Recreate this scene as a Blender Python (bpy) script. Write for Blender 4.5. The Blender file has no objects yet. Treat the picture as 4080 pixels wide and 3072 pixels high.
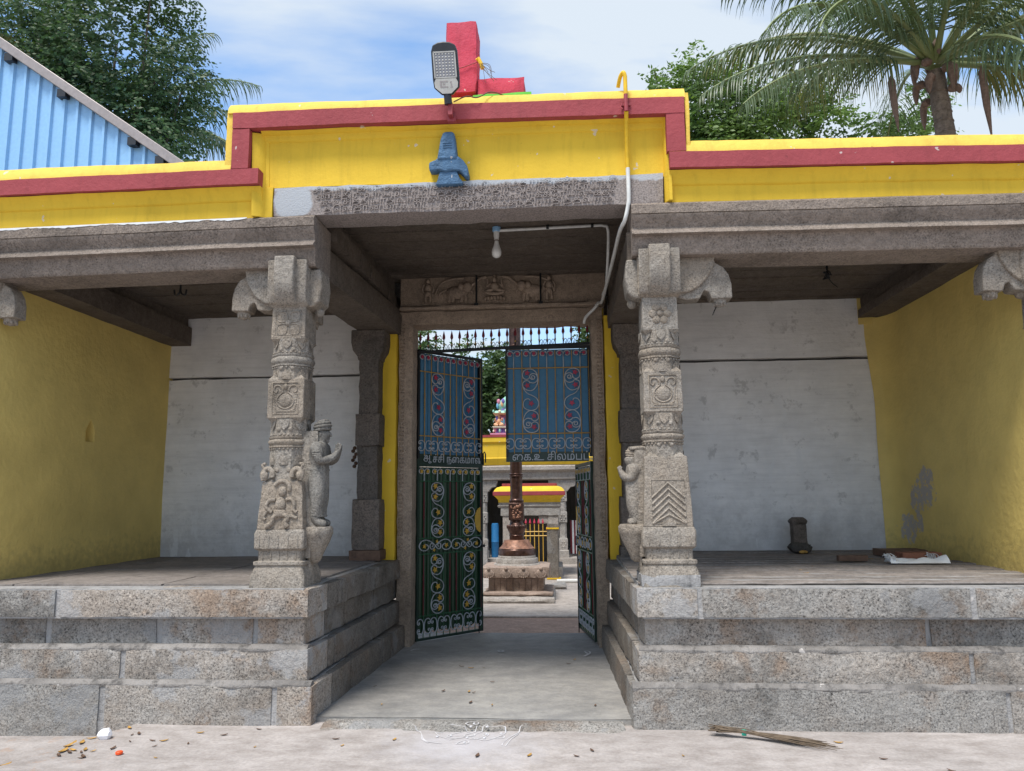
import bpy, math, random
from mathutils import Vector, Matrix, noise
R = math.radians
S = bpy.context.scene
COL = S.collection
# ---------------------------------------------------------------- camera
def make_camera():
    yaw, pitch, roll = .0689, .14665, .00978
    cy, sy, cp, sp = math.cos(yaw), math.sin(yaw), math.cos(pitch), math.sin(pitch)
    f = Vector((-sy*cp, cy*cp, sp)); r = Vector((cy, sy, 0)); u = r.cross(f)
    r2 = r*math.cos(roll)-u*math.sin(roll); u2 = r*math.sin(roll)+u*math.cos(roll)
    cam = bpy.data.cameras.new('camera'); cam.lens = 26.8; cam.sensor_width = 36
    cam.clip_start = .05; cam.clip_end = 2000
    o = bpy.data.objects.new('camera', cam); COL.objects.link(o)
    o.matrix_world = Matrix(((r2.x, u2.x, -f.x, 0), (r2.y, u2.y, -f.y, 0), (r2.z, u2.z, -f.z, 1.55), (0, 0, 0, 1)))
    S.camera = o
make_camera()
# ---------------------------------------------------------------- sky, sun, exposure
SUN_EL, SUN_AZ = 64, 208          # azimuth the light comes from, clockwise from +Y
def make_world():
    w = bpy.data.worlds.new('World'); S.world = w; w.use_nodes = True
    N, L = w.node_tree.nodes, w.node_tree.links; N.clear()
    out = N.new('ShaderNodeOutputWorld'); bg = N.new('ShaderNodeBackground'); bg.inputs[1].default_value = .072
    sky = N.new('ShaderNodeTexSky'); sky.sky_type = 'NISHITA'; sky.sun_disc = False
    sky.sun_elevation = R(SUN_EL); sky.sun_rotation = R(SUN_AZ); sky.air_density = 1.0; sky.dust_density = .7; sky.ozone_density = 1.5
    tc = N.new('ShaderNodeTexCoord'); sep = N.new('ShaderNodeSeparateXYZ'); L.new(tc.outputs['Generated'], sep.inputs[0])
    zz = N.new('ShaderNodeMath'); zz.operation = 'MAXIMUM'; zz.inputs[1].default_value = .06; L.new(sep.outputs[2], zz.inputs[0])
    dx = N.new('ShaderNodeMath'); dx.operation = 'DIVIDE'; L.new(sep.outputs[0], dx.inputs[0]); L.new(zz.outputs[0], dx.inputs[1])
    dy = N.new('ShaderNodeMath'); dy.operation = 'DIVIDE'; L.new(sep.outputs[1], dy.inputs[0]); L.new(zz.outputs[0], dy.inputs[1])
    cb = N.new('ShaderNodeCombineXYZ'); L.new(dx.outputs[0], cb.inputs[0]); L.new(dy.outputs[0], cb.inputs[1])
    mp = N.new('ShaderNodeMapping'); mp.inputs['Location'].default_value = (-6.58, 6.25, 0); mp.inputs['Rotation'].default_value = (0, 0, R(-28)); mp.inputs['Scale'].default_value = (.55, 1.1, 1)
    L.new(cb.outputs[0], mp.inputs[0])
    n1 = N.new('ShaderNodeTexNoise'); n1.inputs['Scale'].default_value = 1.15; n1.inputs['Detail'].default_value = 7; n1.inputs['Roughness'].default_value = .52; n1.inputs['Distortion'].default_value = .25
    L.new(mp.outputs[0], n1.inputs['Vector'])
    rp = N.new('ShaderNodeValToRGB'); rp.color_ramp.elements[0].position = .40; rp.color_ramp.elements[1].position = .545
    rp.color_ramp.elements[0].color = (.12, .12, .12, 1); rp.color_ramp.elements[1].color = (.95, .95, .95, 1)
    L.new(n1.outputs[0], rp.inputs[0])
    mx = N.new('ShaderNodeMix'); mx.data_type = 'RGBA'; mx.inputs['B'].default_value = (5.95, 6.6, 7.25, 1)
    L.new(rp.outputs[0], mx.inputs['Factor'])
    sc = N.new('ShaderNodeMix'); sc.data_type = 'RGBA'; sc.blend_type = 'MULTIPLY'; sc.inputs['Factor'].default_value = 1; sc.inputs['B'].default_value = (1.5, 1.95, 2.2, 1)
    L.new(sky.outputs[0], sc.inputs['A']); L.new(sc.outputs['Result'], mx.inputs['A'])
    hz = N.new('ShaderNodeMapRange'); hz.interpolation_type = 'SMOOTHSTEP'; hz.inputs[1].default_value = .02; hz.inputs[2].default_value = .30; hz.inputs[3].default_value = 1; hz.inputs[4].default_value = 0
    L.new(sep.outputs[2], hz.inputs[0])
    mh = N.new('ShaderNodeMix'); mh.data_type = 'RGBA'; mh.inputs['B'].default_value = (5.6, 6.5, 7.3, 1); L.new(hz.outputs[0], mh.inputs['Factor']); L.new(mx.outputs['Result'], mh.inputs['A'])
    L.new(mh.outputs['Result'], bg.inputs[0]); L.new(bg.outputs[0], out.inputs[0])
    s = bpy.data.lights.new('sun', 'SUN'); s.energy = 2.5; s.angle = R(18); s.color = (1, .955, .88)
    o = bpy.data.objects.new('sun', s); COL.objects.link(o); o.location = (0, -10, 30)
    el, az = R(SUN_EL), R(SUN_AZ)
    d = Vector((math.sin(az)*math.cos(el), math.cos(az)*math.cos(el), math.sin(el)))
    o.rotation_euler = d.to_track_quat('Z', 'Y').to_euler()
make_world()
S.view_settings.view_transform = 'Standard'; S.view_settings.look = 'None'
S.view_settings.exposure = .86; S.view_settings.gamma = 1; S.view_settings.use_curve_mapping = False
S.render.engine = 'CYCLES'; S.cycles.use_denoising = True; S.cycles.max_bounces = 8; S.cycles.diffuse_bounces = 5
# ---------------------------------------------------------------- helpers
def fz(p, s, seed=0):
    return noise.noise(Vector(p)*s+Vector((seed*17.3, seed*5.1, seed*9.7)))
class MB:
    def __init__(s): s.v = []; s.f = []; s.uv = None
    def add(s, vs, fs):
        b = len(s.v); s.v += [tuple(p) for p in vs]; s.f += [tuple(b+i for i in q) for q in fs]; return s
    def box(s, x0, x1, y0, y1, z0, z1):
        return s.hexa([(x0,y0,z0),(x1,y0,z0),(x1,y1,z0),(x0,y1,z0),(x0,y0,z1),(x1,y0,z1),(x1,y1,z1),(x0,y1,z1)])
    def hexa(s, p):
        return s.add(p, [(3,2,1,0),(4,5,6,7),(0,1,5,4),(1,2,6,5),(2,3,7,6),(3,0,4,7)])
    def rbox(s, x0, x1, y0, y1, z0, z1, seg=.09, amp=.006, rnd=.012, seed=0, fn=None, ns=7):
        lo, hi = (x0,y0,z0), (x1,y1,z1)
        n = [max(2, min(40, int(round((hi[i]-lo[i])/seg)))) for i in range(3)]
        idx = {}; vs = []
        def ax(i, k):
            t = k/n[i]
            return lo[i]+(hi[i]-lo[i])*t
        def vid(c):
            if c in idx: return idx[c]
            p = [ax(i, c[i]) for i in range(3)]
            ext = [i for i in range(3) if c[i] in (0, n[i])]
            if len(ext) > 1:
                for i in ext:
                    k = rnd*(.45+.5*fz(p, 9, seed+3)); p[i] += k if c[i] == 0 else -k
            q = p if fn is None else list(fn(*p))
            d = noise.noise_vector(Vector(q)*ns+Vector((seed*3.7, seed, 0)))
            q = [q[i]+d[i]*amp for i in range(3)]
            idx[c] = len(vs); vs.append(q); return idx[c]
        fs = []
        for a in range(3):
            b, c = (a+1)%3, (a+2)%3
            for side in (0, n[a]):
                for i in range(n[b]):
                    for j in range(n[c]):
                        q = []
                        for di, dj in ((0,0),(1,0),(1,1),(0,1)):
                            t = [0,0,0]; t[a] = side; t[b] = i+di; t[c] = j+dj; q.append(vid(tuple(t)))
                        fs.append(q if side else q[::-1])
        return s.add(vs, fs)
    def prism(s, poly, a0, a1, to):
        """poly (p,q) extruded from a0 to a1; to(p,q,a) gives xyz"""
        n = len(poly)
        vs = [to(p, q, a0) for p, q in poly]+[to(p, q, a1) for p, q in poly]
        fs = [tuple(range(n))[::-1], tuple(range(n, 2*n))]+[(i, (i+1)%n, n+(i+1)%n, n+i) for i in range(n)]
        return s.add(vs, fs)
    def loft(s, rings, cap=True, close=True):
        n = len(rings[0]); vs = [p for r in rings for p in r]; fs = []
        for k in range(len(rings)-1):
            for i in range(n if close else n-1):
                j = (i+1)%n; fs.append((k*n+i, k*n+j, (k+1)*n+j, (k+1)*n+i))
        if cap: fs += [tuple(range(n))[::-1], tuple(range((len(rings)-1)*n, len(rings)*n))]
        return s.add(vs, fs)
    def tube(s, pts, r, n=7, closed=False, cap=True):
        pts = [Vector(p) for p in pts]; m = len(pts)
        rr = r if isinstance(r, (list, tuple)) else [r]*m
        rings = []; up = None
        for i in range(m):
            a = pts[(i-1)%m] if (closed or i) else pts[0]; b = pts[(i+1)%m] if (closed or i < m-1) else pts[-1]
            t = (b-a); t = t.normalized() if t.length > 1e-9 else Vector((0,0,1))
            if up is None:
                up = t.cross(Vector((0,0,1)) if abs(t.z) < .9 else Vector((1,0,0))).normalized()
            else:
                up = up-t*up.dot(t); up = up.normalized() if up.length > 1e-6 else t.orthogonal().normalized()
            w = t.cross(up)
            rings.append([pts[i]+(up*math.cos(2*math.pi*k/n)+w*math.sin(2*math.pi*k/n))*rr[i] for k in range(n)])
        if closed: rings.append(rings[0]); cap = False
        return s.loft(rings, cap)
    def lathe(s, prof, cx, cy, n=24, rot=0, sq=1):
        rings = []
        for r, z in prof:
            k = 1
            rings.append([(cx+r*math.cos(2*math.pi*(i+rot)/n), cy+r*math.sin(2*math.pi*(i+rot)/n), z) for i in range(n)])
        return s.loft(rings)
    def ball(s, c, r, n=12, m=8):
        if not isinstance(r, (tuple, list)): r = (r, r, r)
        rings = []
        for j in range(m+1):
            a = -math.pi/2+math.pi*(j+.02 if j == 0 else j-.02 if j == m else j)/m
            rings.append([(c[0]+r[0]*math.cos(a)*math.cos(2*math.pi*i/n), c[1]+r[1]*math.cos(a)*math.sin(2*math.pi*i/n), c[2]+r[2]*math.sin(a)) for i in range(n)])
        return s.loft(rings)
    def sweepx(s, prof, x0, x1, dz=lambda x: 0, step=.07, amp=.003, seed=0, dy=lambda x: 0):
        """closed (y,z) profile swept along x with hand-made unevenness"""
        n = max(2, int((x1-x0)/step)); rings = []
        for k in range(n+1):
            x = x0+(x1-x0)*k/n
            rings.append([(x, y+dy(x)+amp*(.7*fz((x, y*2, z*2), 1.6, seed)+.4*fz((x, y*2, z*2), 7, seed)), z+dz(x)+amp*(.7*fz((x, 0, 0), 1.3, seed+4)+.35*fz((x, y, z), 8, seed+4))) for y, z in prof])
        return s.loft(rings)
    def ribbon(s, pts, w, zf=lambda x, y: .004):
        """flat chalk line on the ground"""
        L = []; 
        for i, p in enumerate(pts):
            a = Vector(pts[max(0, i-1)]); b = Vector(pts[min(len(pts)-1, i+1)]); t = (b-a)
            t = t.normalized() if t.length else Vector((1,0)); nn = Vector((-t.y, t.x))*w*(.7+.5*fz((p[0], p[1], 0), 9))
            z = zf(p[0], p[1]); L.append((p[0]+nn.x, p[1]+nn.y, z)); L.append((p[0]-nn.x, p[1]-nn.y, z))
        return s.add(L, [(2*i, 2*i+1, 2*i+3, 2*i+2) for i in range(len(pts)-1)])
def spline(pts, k=6, closed=False):
    """Catmull-Rom through points of any dimension"""
    n = len(pts); out = []
    P = [Vector(p) for p in pts]
    seg = n if closed else n-1
    for i in range(seg):
        p0 = P[(i-1)%n] if closed or i else P[0]; p1 = P[i]; p2 = P[(i+1)%n]; p3 = P[(i+2)%n] if closed or i < n-2 else P[-1]
        for j in range(k):
            t = j/k
            out.append(tuple(.5*((2*p1)+(-p0+p2)*t+(2*p0-5*p1+4*p2-p3)*t*t+(-p0+3*p1-3*p2+p3)*t**3)))
    if not closed: out.append(tuple(P[-1]))
    return out
def mesh_of(mb, name, off, smooth):
    me = bpy.data.meshes.new(name)
    me.from_pydata([(p[0]-off[0], p[1]-off[1], p[2]-off[2]) for p in mb.v], [], mb.f)
    me.validate(); me.update()
    if smooth:
        me.shade_smooth(); me.set_sharp_from_angle(angle=R(smooth))
    return me
WO = {}
def wo(o): return WO.get(o.name, (0, 0, 0))
def part(name, mb, mat, parent, smooth=35, bevel=0, label=None, kind=None, seg=2):
    off = wo(parent); me = mesh_of(mb, name, off, smooth); me.materials.append(mat)
    o = bpy.data.objects.new(name, me); COL.objects.link(o); o.parent = parent; WO[o.name] = off
    if bevel:
        m = o.modifiers.new('bevel', 'BEVEL'); m.width = bevel; m.segments = seg; m.limit_method = 'ANGLE'; m.angle_limit = R(40)
    if label: o['label'] = label
    if kind: o['kind'] = kind
    return o
def thing(name, label, cat, loc, group=None):
    o = bpy.data.objects.new(name, None); COL.objects.link(o); o.location = loc; o.empty_display_size = .1
    o['label'] = label; o['category'] = cat; WO[o.name] = tuple(loc)
    if group: o['group'] = group
    return o
def single(name, mb, mat, label=None, cat=None, group=None, smooth=35, bevel=0, kind=None, seg=2):
    xs, ys, zs = zip(*mb.v); off = ((min(xs)+max(xs))/2, (min(ys)+max(ys))/2, min(zs))
    me = mesh_of(mb, name, off, smooth); me.materials.append(mat)
    o = bpy.data.objects.new(name, me); COL.objects.link(o); o.location = off; WO[o.name] = off
    if label: o['label'] = label
    if cat: o['category'] = cat
    if group: o['group'] = group
    if kind: o['kind'] = kind
    if bevel:
        m = o.modifiers.new('bevel', 'BEVEL'); m.width = bevel; m.segments = seg; m.limit_method = 'ANGLE'; m.angle_limit = R(40)
    return o
def copy_tree(o, d, label=None, parent=None):
    c = o.copy(); COL.objects.link(c); WO[c.name] = tuple(a+b for a, b in zip(wo(o), d))
    if parent is None: c.location = Vector(o.location)+Vector(d)
    else: c.parent = parent
    if label: c['label'] = label
    for ch in list(o.children): copy_tree(ch, d, None, c)
    return c
def text_mb(body, size, to, extrude=.001, align='LEFT', sp=1.0, width=None):
    cu = bpy.data.curves.new('t', 'FONT'); cu.body = body; cu.size = size; cu.extrude = extrude; cu.space_character = sp; cu.align_x = align; cu.resolution_u = 3
    ob = bpy.data.objects.new('t', cu); COL.objects.link(ob)
    dg = bpy.context.evaluated_depsgraph_get(); me = bpy.data.meshes.new_from_object(ob.evaluated_get(dg))
    V = [tuple(v.co) for v in me.vertices]; F = [tuple(p.vertices) for p in me.polygons]
    bpy.data.objects.remove(ob); bpy.data.curves.remove(cu); bpy.data.meshes.remove(me)
    mb = MB()
    if V:
        x0 = min(v[0] for v in V); x1 = max(v[0] for v in V); k = width/(x1-x0) if width else 1
        mb.add([to((v[0]-x0)*k, v[1], v[2]) for v in V], F)
    return mb
# ---------------------------------------------------------------- materials
class NT:
    def __init__(s, name):
        s.m = bpy.data.materials.new(name); s.m.use_nodes = True; s.N = s.m.node_tree.nodes; s.L = s.m.node_tree.links
        s.b = s.N['Principled BSDF']; s.geo = s.N.new('ShaderNodeNewGeometry')
    def n(s, t, **k):
        o = s.N.new(t)
        for a, b in k.items(): setattr(o, a, b)
        return o
    def noise(s, scale, detail=3, rough=.55, stretch=None, off=(0,0,0), dist=0):
        o = s.n('ShaderNodeTexNoise'); o.inputs['Scale'].default_value = scale; o.inputs['Detail'].default_value = detail; o.inputs['Roughness'].default_value = rough; o.inputs['Distortion'].default_value = dist
        mp = s.n('ShaderNodeMapping'); mp.inputs['Scale'].default_value = stretch or (1,1,1); mp.inputs['Location'].default_value = off
        s.L.new(s.geo.outputs['Position'], mp.inputs[0]); s.L.new(mp.outputs[0], o.inputs['Vector']); return o.outputs[0]
    def ramp(s, fac, *stops):
        o = s.n('ShaderNodeValToRGB'); e = o.color_ramp.elements
        while len(e) < len(stops): e.new(.5)
        for i, (p, c) in enumerate(stops):
            e[i].position = p; e[i].color = (c, c, c, 1) if not isinstance(c, tuple) else (*c, 1)
        s.L.new(fac, o.inputs[0]); return o.outputs[0]
    def mix(s, a, b, fac, mode='MIX'):
        o = s.n('ShaderNodeMix', data_type='RGBA', blend_type=mode)
        for k, v in (('A', a), ('B', b)):
            if isinstance(v, tuple): o.inputs[k].default_value = (*v, 1)
            else: s.L.new(v, o.inputs[k])
        if isinstance(fac, (int, float)): o.inputs['Factor'].default_value = fac
        else: s.L.new(fac, o.inputs['Factor'])
        return o.outputs['Result']
    def math(s, op, a, b=0.0, clamp=False):
        o = s.n('ShaderNodeMath', operation=op, use_clamp=clamp)
        for i, v in enumerate((a, b)):
            if isinstance(v, (int, float)): o.inputs[i].default_value = v
            else: s.L.new(v, o.inputs[i])
        return o.outputs[0]
    def xyz(s):
        o = s.n('ShaderNodeSeparateXYZ'); s.L.new(s.geo.outputs['Position'], o.inputs[0]); return o.outputs
    def rnd(s): return s.n('ShaderNodeObjectInfo').outputs['Random']
    def blob(s, c, r, ns=6, na=.5, lo=.85):
        """soft mask round a world point, ragged by noise"""
        o = s.n('ShaderNodeVectorMath', operation='DISTANCE'); s.L.new(s.geo.outputs['Position'], o.inputs[0]); o.inputs[1].default_value = c
        d = s.math('DIVIDE', o.outputs['Value'], r); k = s.math('MULTIPLY', s.math('SUBTRACT', s.noise(ns, 4), .5), na*2)
        return s.ramp(s.math('ADD', d, k), (lo, 1.0), (1.0, 0.0))
    def done(s, col, rough=.8, bump=None, bs=.3, bd=.01, metal=0, spec=.3):
        if isinstance(col, tuple): s.b.inputs['Base Color'].default_value = (*col, 1)
        else: s.L.new(col, s.b.inputs['Base Color'])
        if isinstance(rough, (int, float)): s.b.inputs['Roughness'].default_value = rough
        else: s.L.new(rough, s.b.inputs['Roughness'])
        s.b.inputs['Metallic'].default_value = metal; s.b.inputs['Specular IOR Level'].default_value = spec
        if bump is not None:
            o = s.n('ShaderNodeBump'); o.inputs['Strength'].default_value = bs; o.inputs['Distance'].default_value = bd
            s.L.new(bump, o.inputs['Height']); s.L.new(o.outputs[0], s.b.inputs['Normal'])
        return s.m
def granite(name, mid, tint=(.36,.31,.26), spk=.55, stain=.55, rust=0.0, cement=0.0, bs=.55, sc=62, vary=.2):
    t = NT(name); r = t.rnd()
    a = t.noise(sc, 4, .75); b = t.noise(sc*.3, 4, .65, off=(3,1,2)); c = t.noise(1.7, 6, .65, off=(9,2,4)); d = t.noise(5.5, 5, .65, off=(1,7,3)); e = t.noise(3.1, 6, .7, off=(5,5,1))
    amt = t.ramp(e, (.30, .4), (.58, 1.0))                 # the crystals show more where the face is clean
    speck = t.ramp(a, (.36, 1-spk), (.47, .92), (.55, 1.04), (.68, 1+spk*.6))
    speck = t.mix((1,1,1), speck, amt)
    col = t.mix(mid, tint, t.ramp(t.math('ADD', t.math('MULTIPLY', d, .7), t.math('MULTIPLY', r, .3)), (.35, 0.0), (.66, .9)))
    col = t.mix(col, speck, 1, 'MULTIPLY')
    col = t.mix(col, t.ramp(c, (.28, stain), (.45, .95), (.66, 1.1)), 1, 'MULTIPLY')
    col = t.mix(col, t.ramp(b, (.3, .78), (.6, 1.08)), 1, 'MULTIPLY')
    if rust: col = t.mix(col, t.mix((.27,.18,.12), speck, 1, 'MULTIPLY'), t.math('MULTIPLY', t.ramp(t.noise(1.5, 6, .7, off=(4,4,8)), (.53, 0.0), (.62, 1.0)), rust))
    if cement: col = t.mix(col, (.36,.365,.375), t.math('MULTIPLY', t.ramp(t.noise(2.3, 6, .65, off=(7,0,1)), (.555, 0.0), (.60, 1.0)), cement))
    k = t.ramp(r, (0, 1-vary), (1, 1+vary*.6)); col = t.mix(col, k, 1, 'MULTIPLY')
    h = t.math('ADD', t.math('MULTIPLY', a, .5), t.math('ADD', b, t.math('MULTIPLY', d, 1.5)))
    return t.done(col, .86, h, bs, .016, spec=.25)
def plaster(name, col, var=.1, dirt=.12, bs=.18, streak=None, rough=.72):
    t = NT(name); a = t.noise(3.2, 5, .6); b = t.noise(26, 3, .6); c = t.noise(90, 2)
    o = t.mix(col, t.ramp(a, (.3, 1-var), (.7, 1+var*.6)), 1, 'MULTIPLY')
    sp = t.ramp(t.noise(19, 3, .5, off=(5,5,5)), (.735, 0.0), (.75, 1.0)); o = t.mix(o, tuple(x*.4 for x in col), t.math('MULTIPLY', sp, dirt*5, True))
    o = t.mix(o, t.ramp(t.noise(1.2, 6, .7, off=(2,8,1)), (.25, 1-dirt), (.55, 1.0)), 1, 'MULTIPLY')
    o = t.mix(o, tuple(x*.55 for x in col), t.math('MULTIPLY', t.ramp(t.noise(7, 6, .75, stretch=(1.6,1.6,.5), off=(6,2,4)), (.60, 0.0), (.70, 1.0)), dirt*3.2, True))
    o = t.mix(o, (.62,.58,.55), t.math('MULTIPLY', t.ramp(t.noise(13, 2, .5, off=(1,4,4)), (.725, 0.0), (.735, 1.0)), .65))
    o = t.mix(o, t.ramp(t.noise(5, 5, .7, stretch=(2.5,2.5,.25), off=(9,9,2)), (.34, 1-dirt*1.3), (.5, 1.0)), 1, 'MULTIPLY')
    if streak:
        s1 = t.noise(2.2, 5, .65, stretch=streak, off=(1,1,1)); o = t.mix(o, t.ramp(s1, (.3, .84), (.65, 1.06)), 1, 'MULTIPLY')
    return t.done(o, rough, t.math('ADD', t.math('MULTIPLY', a, 2.0), t.math('ADD', b, t.math('MULTIPLY', c, .3))), bs, .02, spec=.3)
def plain(name, col, rough=.5, metal=0, var=.12, bs=0, spec=.4):
    t = NT(name); a = t.noise(18, 4, .6); o = t.mix(col, t.ramp(a, (.3, 1-var), (.7, 1+var)), 1, 'MULTIPLY')
    return t.done(o, rough, a if bs else None, bs, .004, metal, spec)
def foliage(name, c1, c2, rough=.5, trans=.3):
    t = NT(name); a = t.noise(1.1, 3); b = t.noise(9, 2)
    o = t.mix(c1, c2, t.ramp(t.math('ADD', t.math('MULTIPLY', a, .6), t.math('MULTIPLY', b, .4)), (.35, 0.0), (.66, 1.0)))
    m = t.done(o, rough, spec=.35)
    tr = t.n('ShaderNodeBsdfTranslucent'); t.L.new(t.mix(o, (1.25,1.3,.6), 1, 'MULTIPLY'), tr.inputs[0])
    ms = t.n('ShaderNodeMixShader'); ms.inputs[0].default_value = trans; t.L.new(t.b.outputs[0], ms.inputs[1]); t.L.new(tr.outputs[0], ms.inputs[2])
    t.L.new(ms.outputs[0], t.N['Material Output'].inputs[0]); return m
M = {}
M['granite'] = granite('granite', (.40,.38,.355), (.31,.262,.22), spk=.85, stain=.45, rust=.6, cement=.5, sc=74, vary=.3, bs=.8)
M['granite_side'] = granite('granite_side', (.22,.20,.18), (.17,.145,.12), spk=.6, rust=.3, cement=.25)  # darker granite copy: shade of the passage faces put into the colour
M['pillar'] = granite('pillar_granite', (.34,.305,.265), (.29,.24,.19), spk=.62, stain=.42, sc=85, bs=.9, vary=.08)
M['statue'] = granite('statue_granite', (.30,.285,.26), (.20,.185,.165), spk=.6, stain=.4, sc=85, bs=1.1)
M['eave'] = granite('eave_granite', (.305,.252,.215), (.24,.195,.16), spk=.6, stain=.6, sc=70, bs=.9)
M['ceil'] = granite('shaded_granite', (.165,.135,.112), (.125,.10,.08), spk=.35, stain=.6, sc=60)  # ceiling and beam granite darkened, the porch shade is in the colour
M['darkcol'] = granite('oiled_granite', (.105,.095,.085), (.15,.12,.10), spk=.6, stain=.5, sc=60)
M['door'] = granite('door_granite', (.40,.31,.235), (.29,.225,.175), spk=.4, stain=.65, sc=70)
M['mortar'] = plaster('mortar', (.36,.35,.345), .25, .3, .6)
M['ledge'] = plaster('ledge_cement', (.27,.25,.235), .35, .45, .8)
M['yellow'] = plaster('yellow_paint', (.76,.50,.040), .06, .07, .14)
M['yellow_top'] = plaster('yellow_coping_paint', (.78,.54,.09), .08, .1, .2)
M['red'] = plaster('red_band_paint', (.33,.060,.070), .1, .08, .25)
M['pink'] = plaster('pink_paint', (.56,.055,.10), .12, .15, .3)
M['blue_emblem'] = plaster('blue_emblem_paint', (.085,.175,.30), .2, .15, .8)
M['green_slab'] = plaster('green_paint', (.12,.50,.06), .1, .1, .2)
def white_wall_mat():
    t = NT('white_wash'); a = t.noise(2.6, 6, .65); b = t.noise(2.4, 6, .7, stretch=(.8,1,10), off=(1,1,1)); c = t.noise(30, 4, .6); x = t.xyz(); e = t.noise(6, 6, .7, off=(3,8,2)); g = t.noise(11, 5, .6, off=(8,8,8))
    o = t.mix((.79,.78,.775), t.ramp(a, (.3, .88), (.65, 1.04)), 1, 'MULTIPLY')
    o = t.mix(o, t.ramp(b, (.3, .88), (.48, .98), (.7, 1.04)), 1, 'MULTIPLY')
    n = t.n('ShaderNodeMapRange'); n.inputs[1].default_value = .95; n.inputs[2].default_value = 1.5; n.inputs[3].default_value = 1; n.inputs[4].default_value = 0
    t.L.new(t.math('ADD', x[2], t.math('MULTIPLY', t.math('SUBTRACT', e, .5), 1.3)), n.inputs[0])
    o = t.mix(o, (.36,.345,.34), t.math('MULTIPLY', n.outputs[0], .6, True))                       # rising damp
    o = t.mix(o, (.40,.39,.385), t.math('MULTIPLY', t.ramp(e, (.585, 0.0), (.66, 1.0)), .55))       # scuffs
    o = t.mix(o, (.74,.74,.74), t.math('MULTIPLY', t.ramp(t.noise(3.3, 5, .6, stretch=(2.2,1,.6), off=(2,9,5)), (.62, 0.0), (.66, 1.0)), .6))  # fresh daubs
    o = t.mix(o, (.06,.055,.05), t.ramp(g, (.745, 0.0), (.76, 1.0)))                               # nail holes and spots
    return t.done(o, .75, t.math('ADD', t.math('MULTIPLY', a, 2.0), t.math('ADD', c, b)), .3, .02, spec=.25)
M['white_wall'] = white_wall_mat()
M['white'] = plain('white_enamel', (.75,.76,.78), .35)
M['pvc'] = plain('white_pvc', (.68,.68,.66), .4)
M['pvc_yellow'] = plain('yellow_pvc', (.74,.46,.02), .5)
M['pvc_red'] = plain('red_pvc', (.30,.05,.06), .5)
M['iron'] = plain('black_iron', (.018,.020,.022), .45, .3)
M['iron_green'] = plain('dark_green_iron', (.02,.04,.03), .4)
M['gate_blue'] = plain('gate_blue_sheet', (.045,.17,.30), .42, bs=.1)
M['gate_green'] = plain('gate_green_sheet', (.012,.045,.018), .4, bs=.1)
M['green_bar'] = plain('green_bar_paint', (.03,.11,.05), .4)
M['gold'] = plain('gold_paint', (.42,.25,.06), .4)
M['yellow_leaf'] = plain('ochre_leaf_paint', (.60,.36,.06), .4)
M['silver'] = plain('silver_paint', (.42,.44,.47), .35)
M['redleaf'] = plain('red_leaf_paint', (.40,.03,.07), .45)
M['maroon'] = plain('maroon_paint', (.16,.02,.03), .45)
M['copper'] = plain('copper_bronze', (.085,.045,.035), .3, .55, var=.45)
M['copper_bright'] = plain('orange_copper', (.26,.13,.085), .5, .2, var=.5)  # lighter and more orange than the mast copper
M['shed_blue'] = plain('blue_sheet_metal', (.29,.52,.79), .35, .1, var=.06)
M['trim'] = plain('shed_trim', (.33,.29,.28), .4, .2)
M['lamp_black'] = plain('lamp_black', (.022,.024,.03), .45)
M['lamp_grey'] = plain('lamp_grey', (.45,.44,.41), .45)
M['led'] = plain('led_panel', (.25,.25,.27), .25)
M['bulb'] = plain('bulb_glass', (.72,.72,.70), .2)
M['bark'] = granite('bark', (.14,.105,.08), (.09,.07,.055), spk=.4, stain=.6, sc=18)
M['palm_bark'] = granite('palm_bark', (.24,.19,.155), (.16,.125,.10), spk=.4, stain=.6, sc=22)
M['leaf_dark'] = foliage('dark_leaves', (.030,.062,.030), (.095,.155,.055))
M['leaf_mid'] = foliage('mid_leaves', (.06,.12,.03), (.17,.27,.06))
M['leaf_far'] = foliage('far_leaves', (.04,.075,.03), (.11,.18,.055))
M['palm'] = foliage('palm_leaflets', (.045,.08,.042), (.15,.195,.105), .4, .25)
M['palm_old'] = foliage('old_palm_leaflets', (.14,.15,.05), (.23,.21,.09), .5, .25)
M['rachis'] = plain('palm_stalk', (.20,.24,.10), .5)
M['husk'] = plain('palm_husk', (.20,.13,.10), .8, var=.3)
M['wood'] = plain('old_wood', (.13,.075,.05), .8, var=.35, bs=.3)
M['brickred'] = plain('red_brown_wood', (.24,.10,.06), .8, var=.25)
M['sack'] = plain('white_woven_plastic', (.72,.74,.76), .5, var=.06)
M['straw'] = plain('broom_sticks', (.125,.09,.06), .8, var=.3)
M['green_tie'] = plain('green_tie', (.02,.36,.25), .5)
M['chalk'] = plain('chalk_powder', (.58,.565,.575), .95, var=.15)
M['dryleaf'] = plain('dry_leaf', (.42,.24,.06), .8, var=.4)
M['brownleaf'] = plain('brown_leaf', (.12,.07,.045), .8, var=.4)
M['paper'] = plain('white_paper', (.75,.74,.77), .8)
M['orange'] = plain('orange_plastic', (.75,.09,.02), .4)
M['plastic_blue'] = plain('blue_plastic', (.02,.15,.36), .5)
M['dark_inside'] = plaster('dark_inside', (.09,.085,.08), .2, .2, .3)  # near-black for unlit interiors, their shade put into the colour
M['flagstone'] = granite('flagstone', (.25,.22,.20), (.20,.175,.16), spk=.25, stain=.7, sc=30, bs=.3)
M['court'] = granite('court_concrete', (.44,.39,.355), (.44,.385,.35), spk=.2, stain=.75, sc=24, bs=.3)
M['dirt'] = granite('red_dirt', (.40,.27,.21), (.32,.21,.16), spk=.3, stain=.75, sc=30, bs=.4)
M['stonelite'] = granite('court_granite', (.40,.375,.35), (.34,.30,.27), spk=.4, stain=.65, sc=40)
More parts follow.
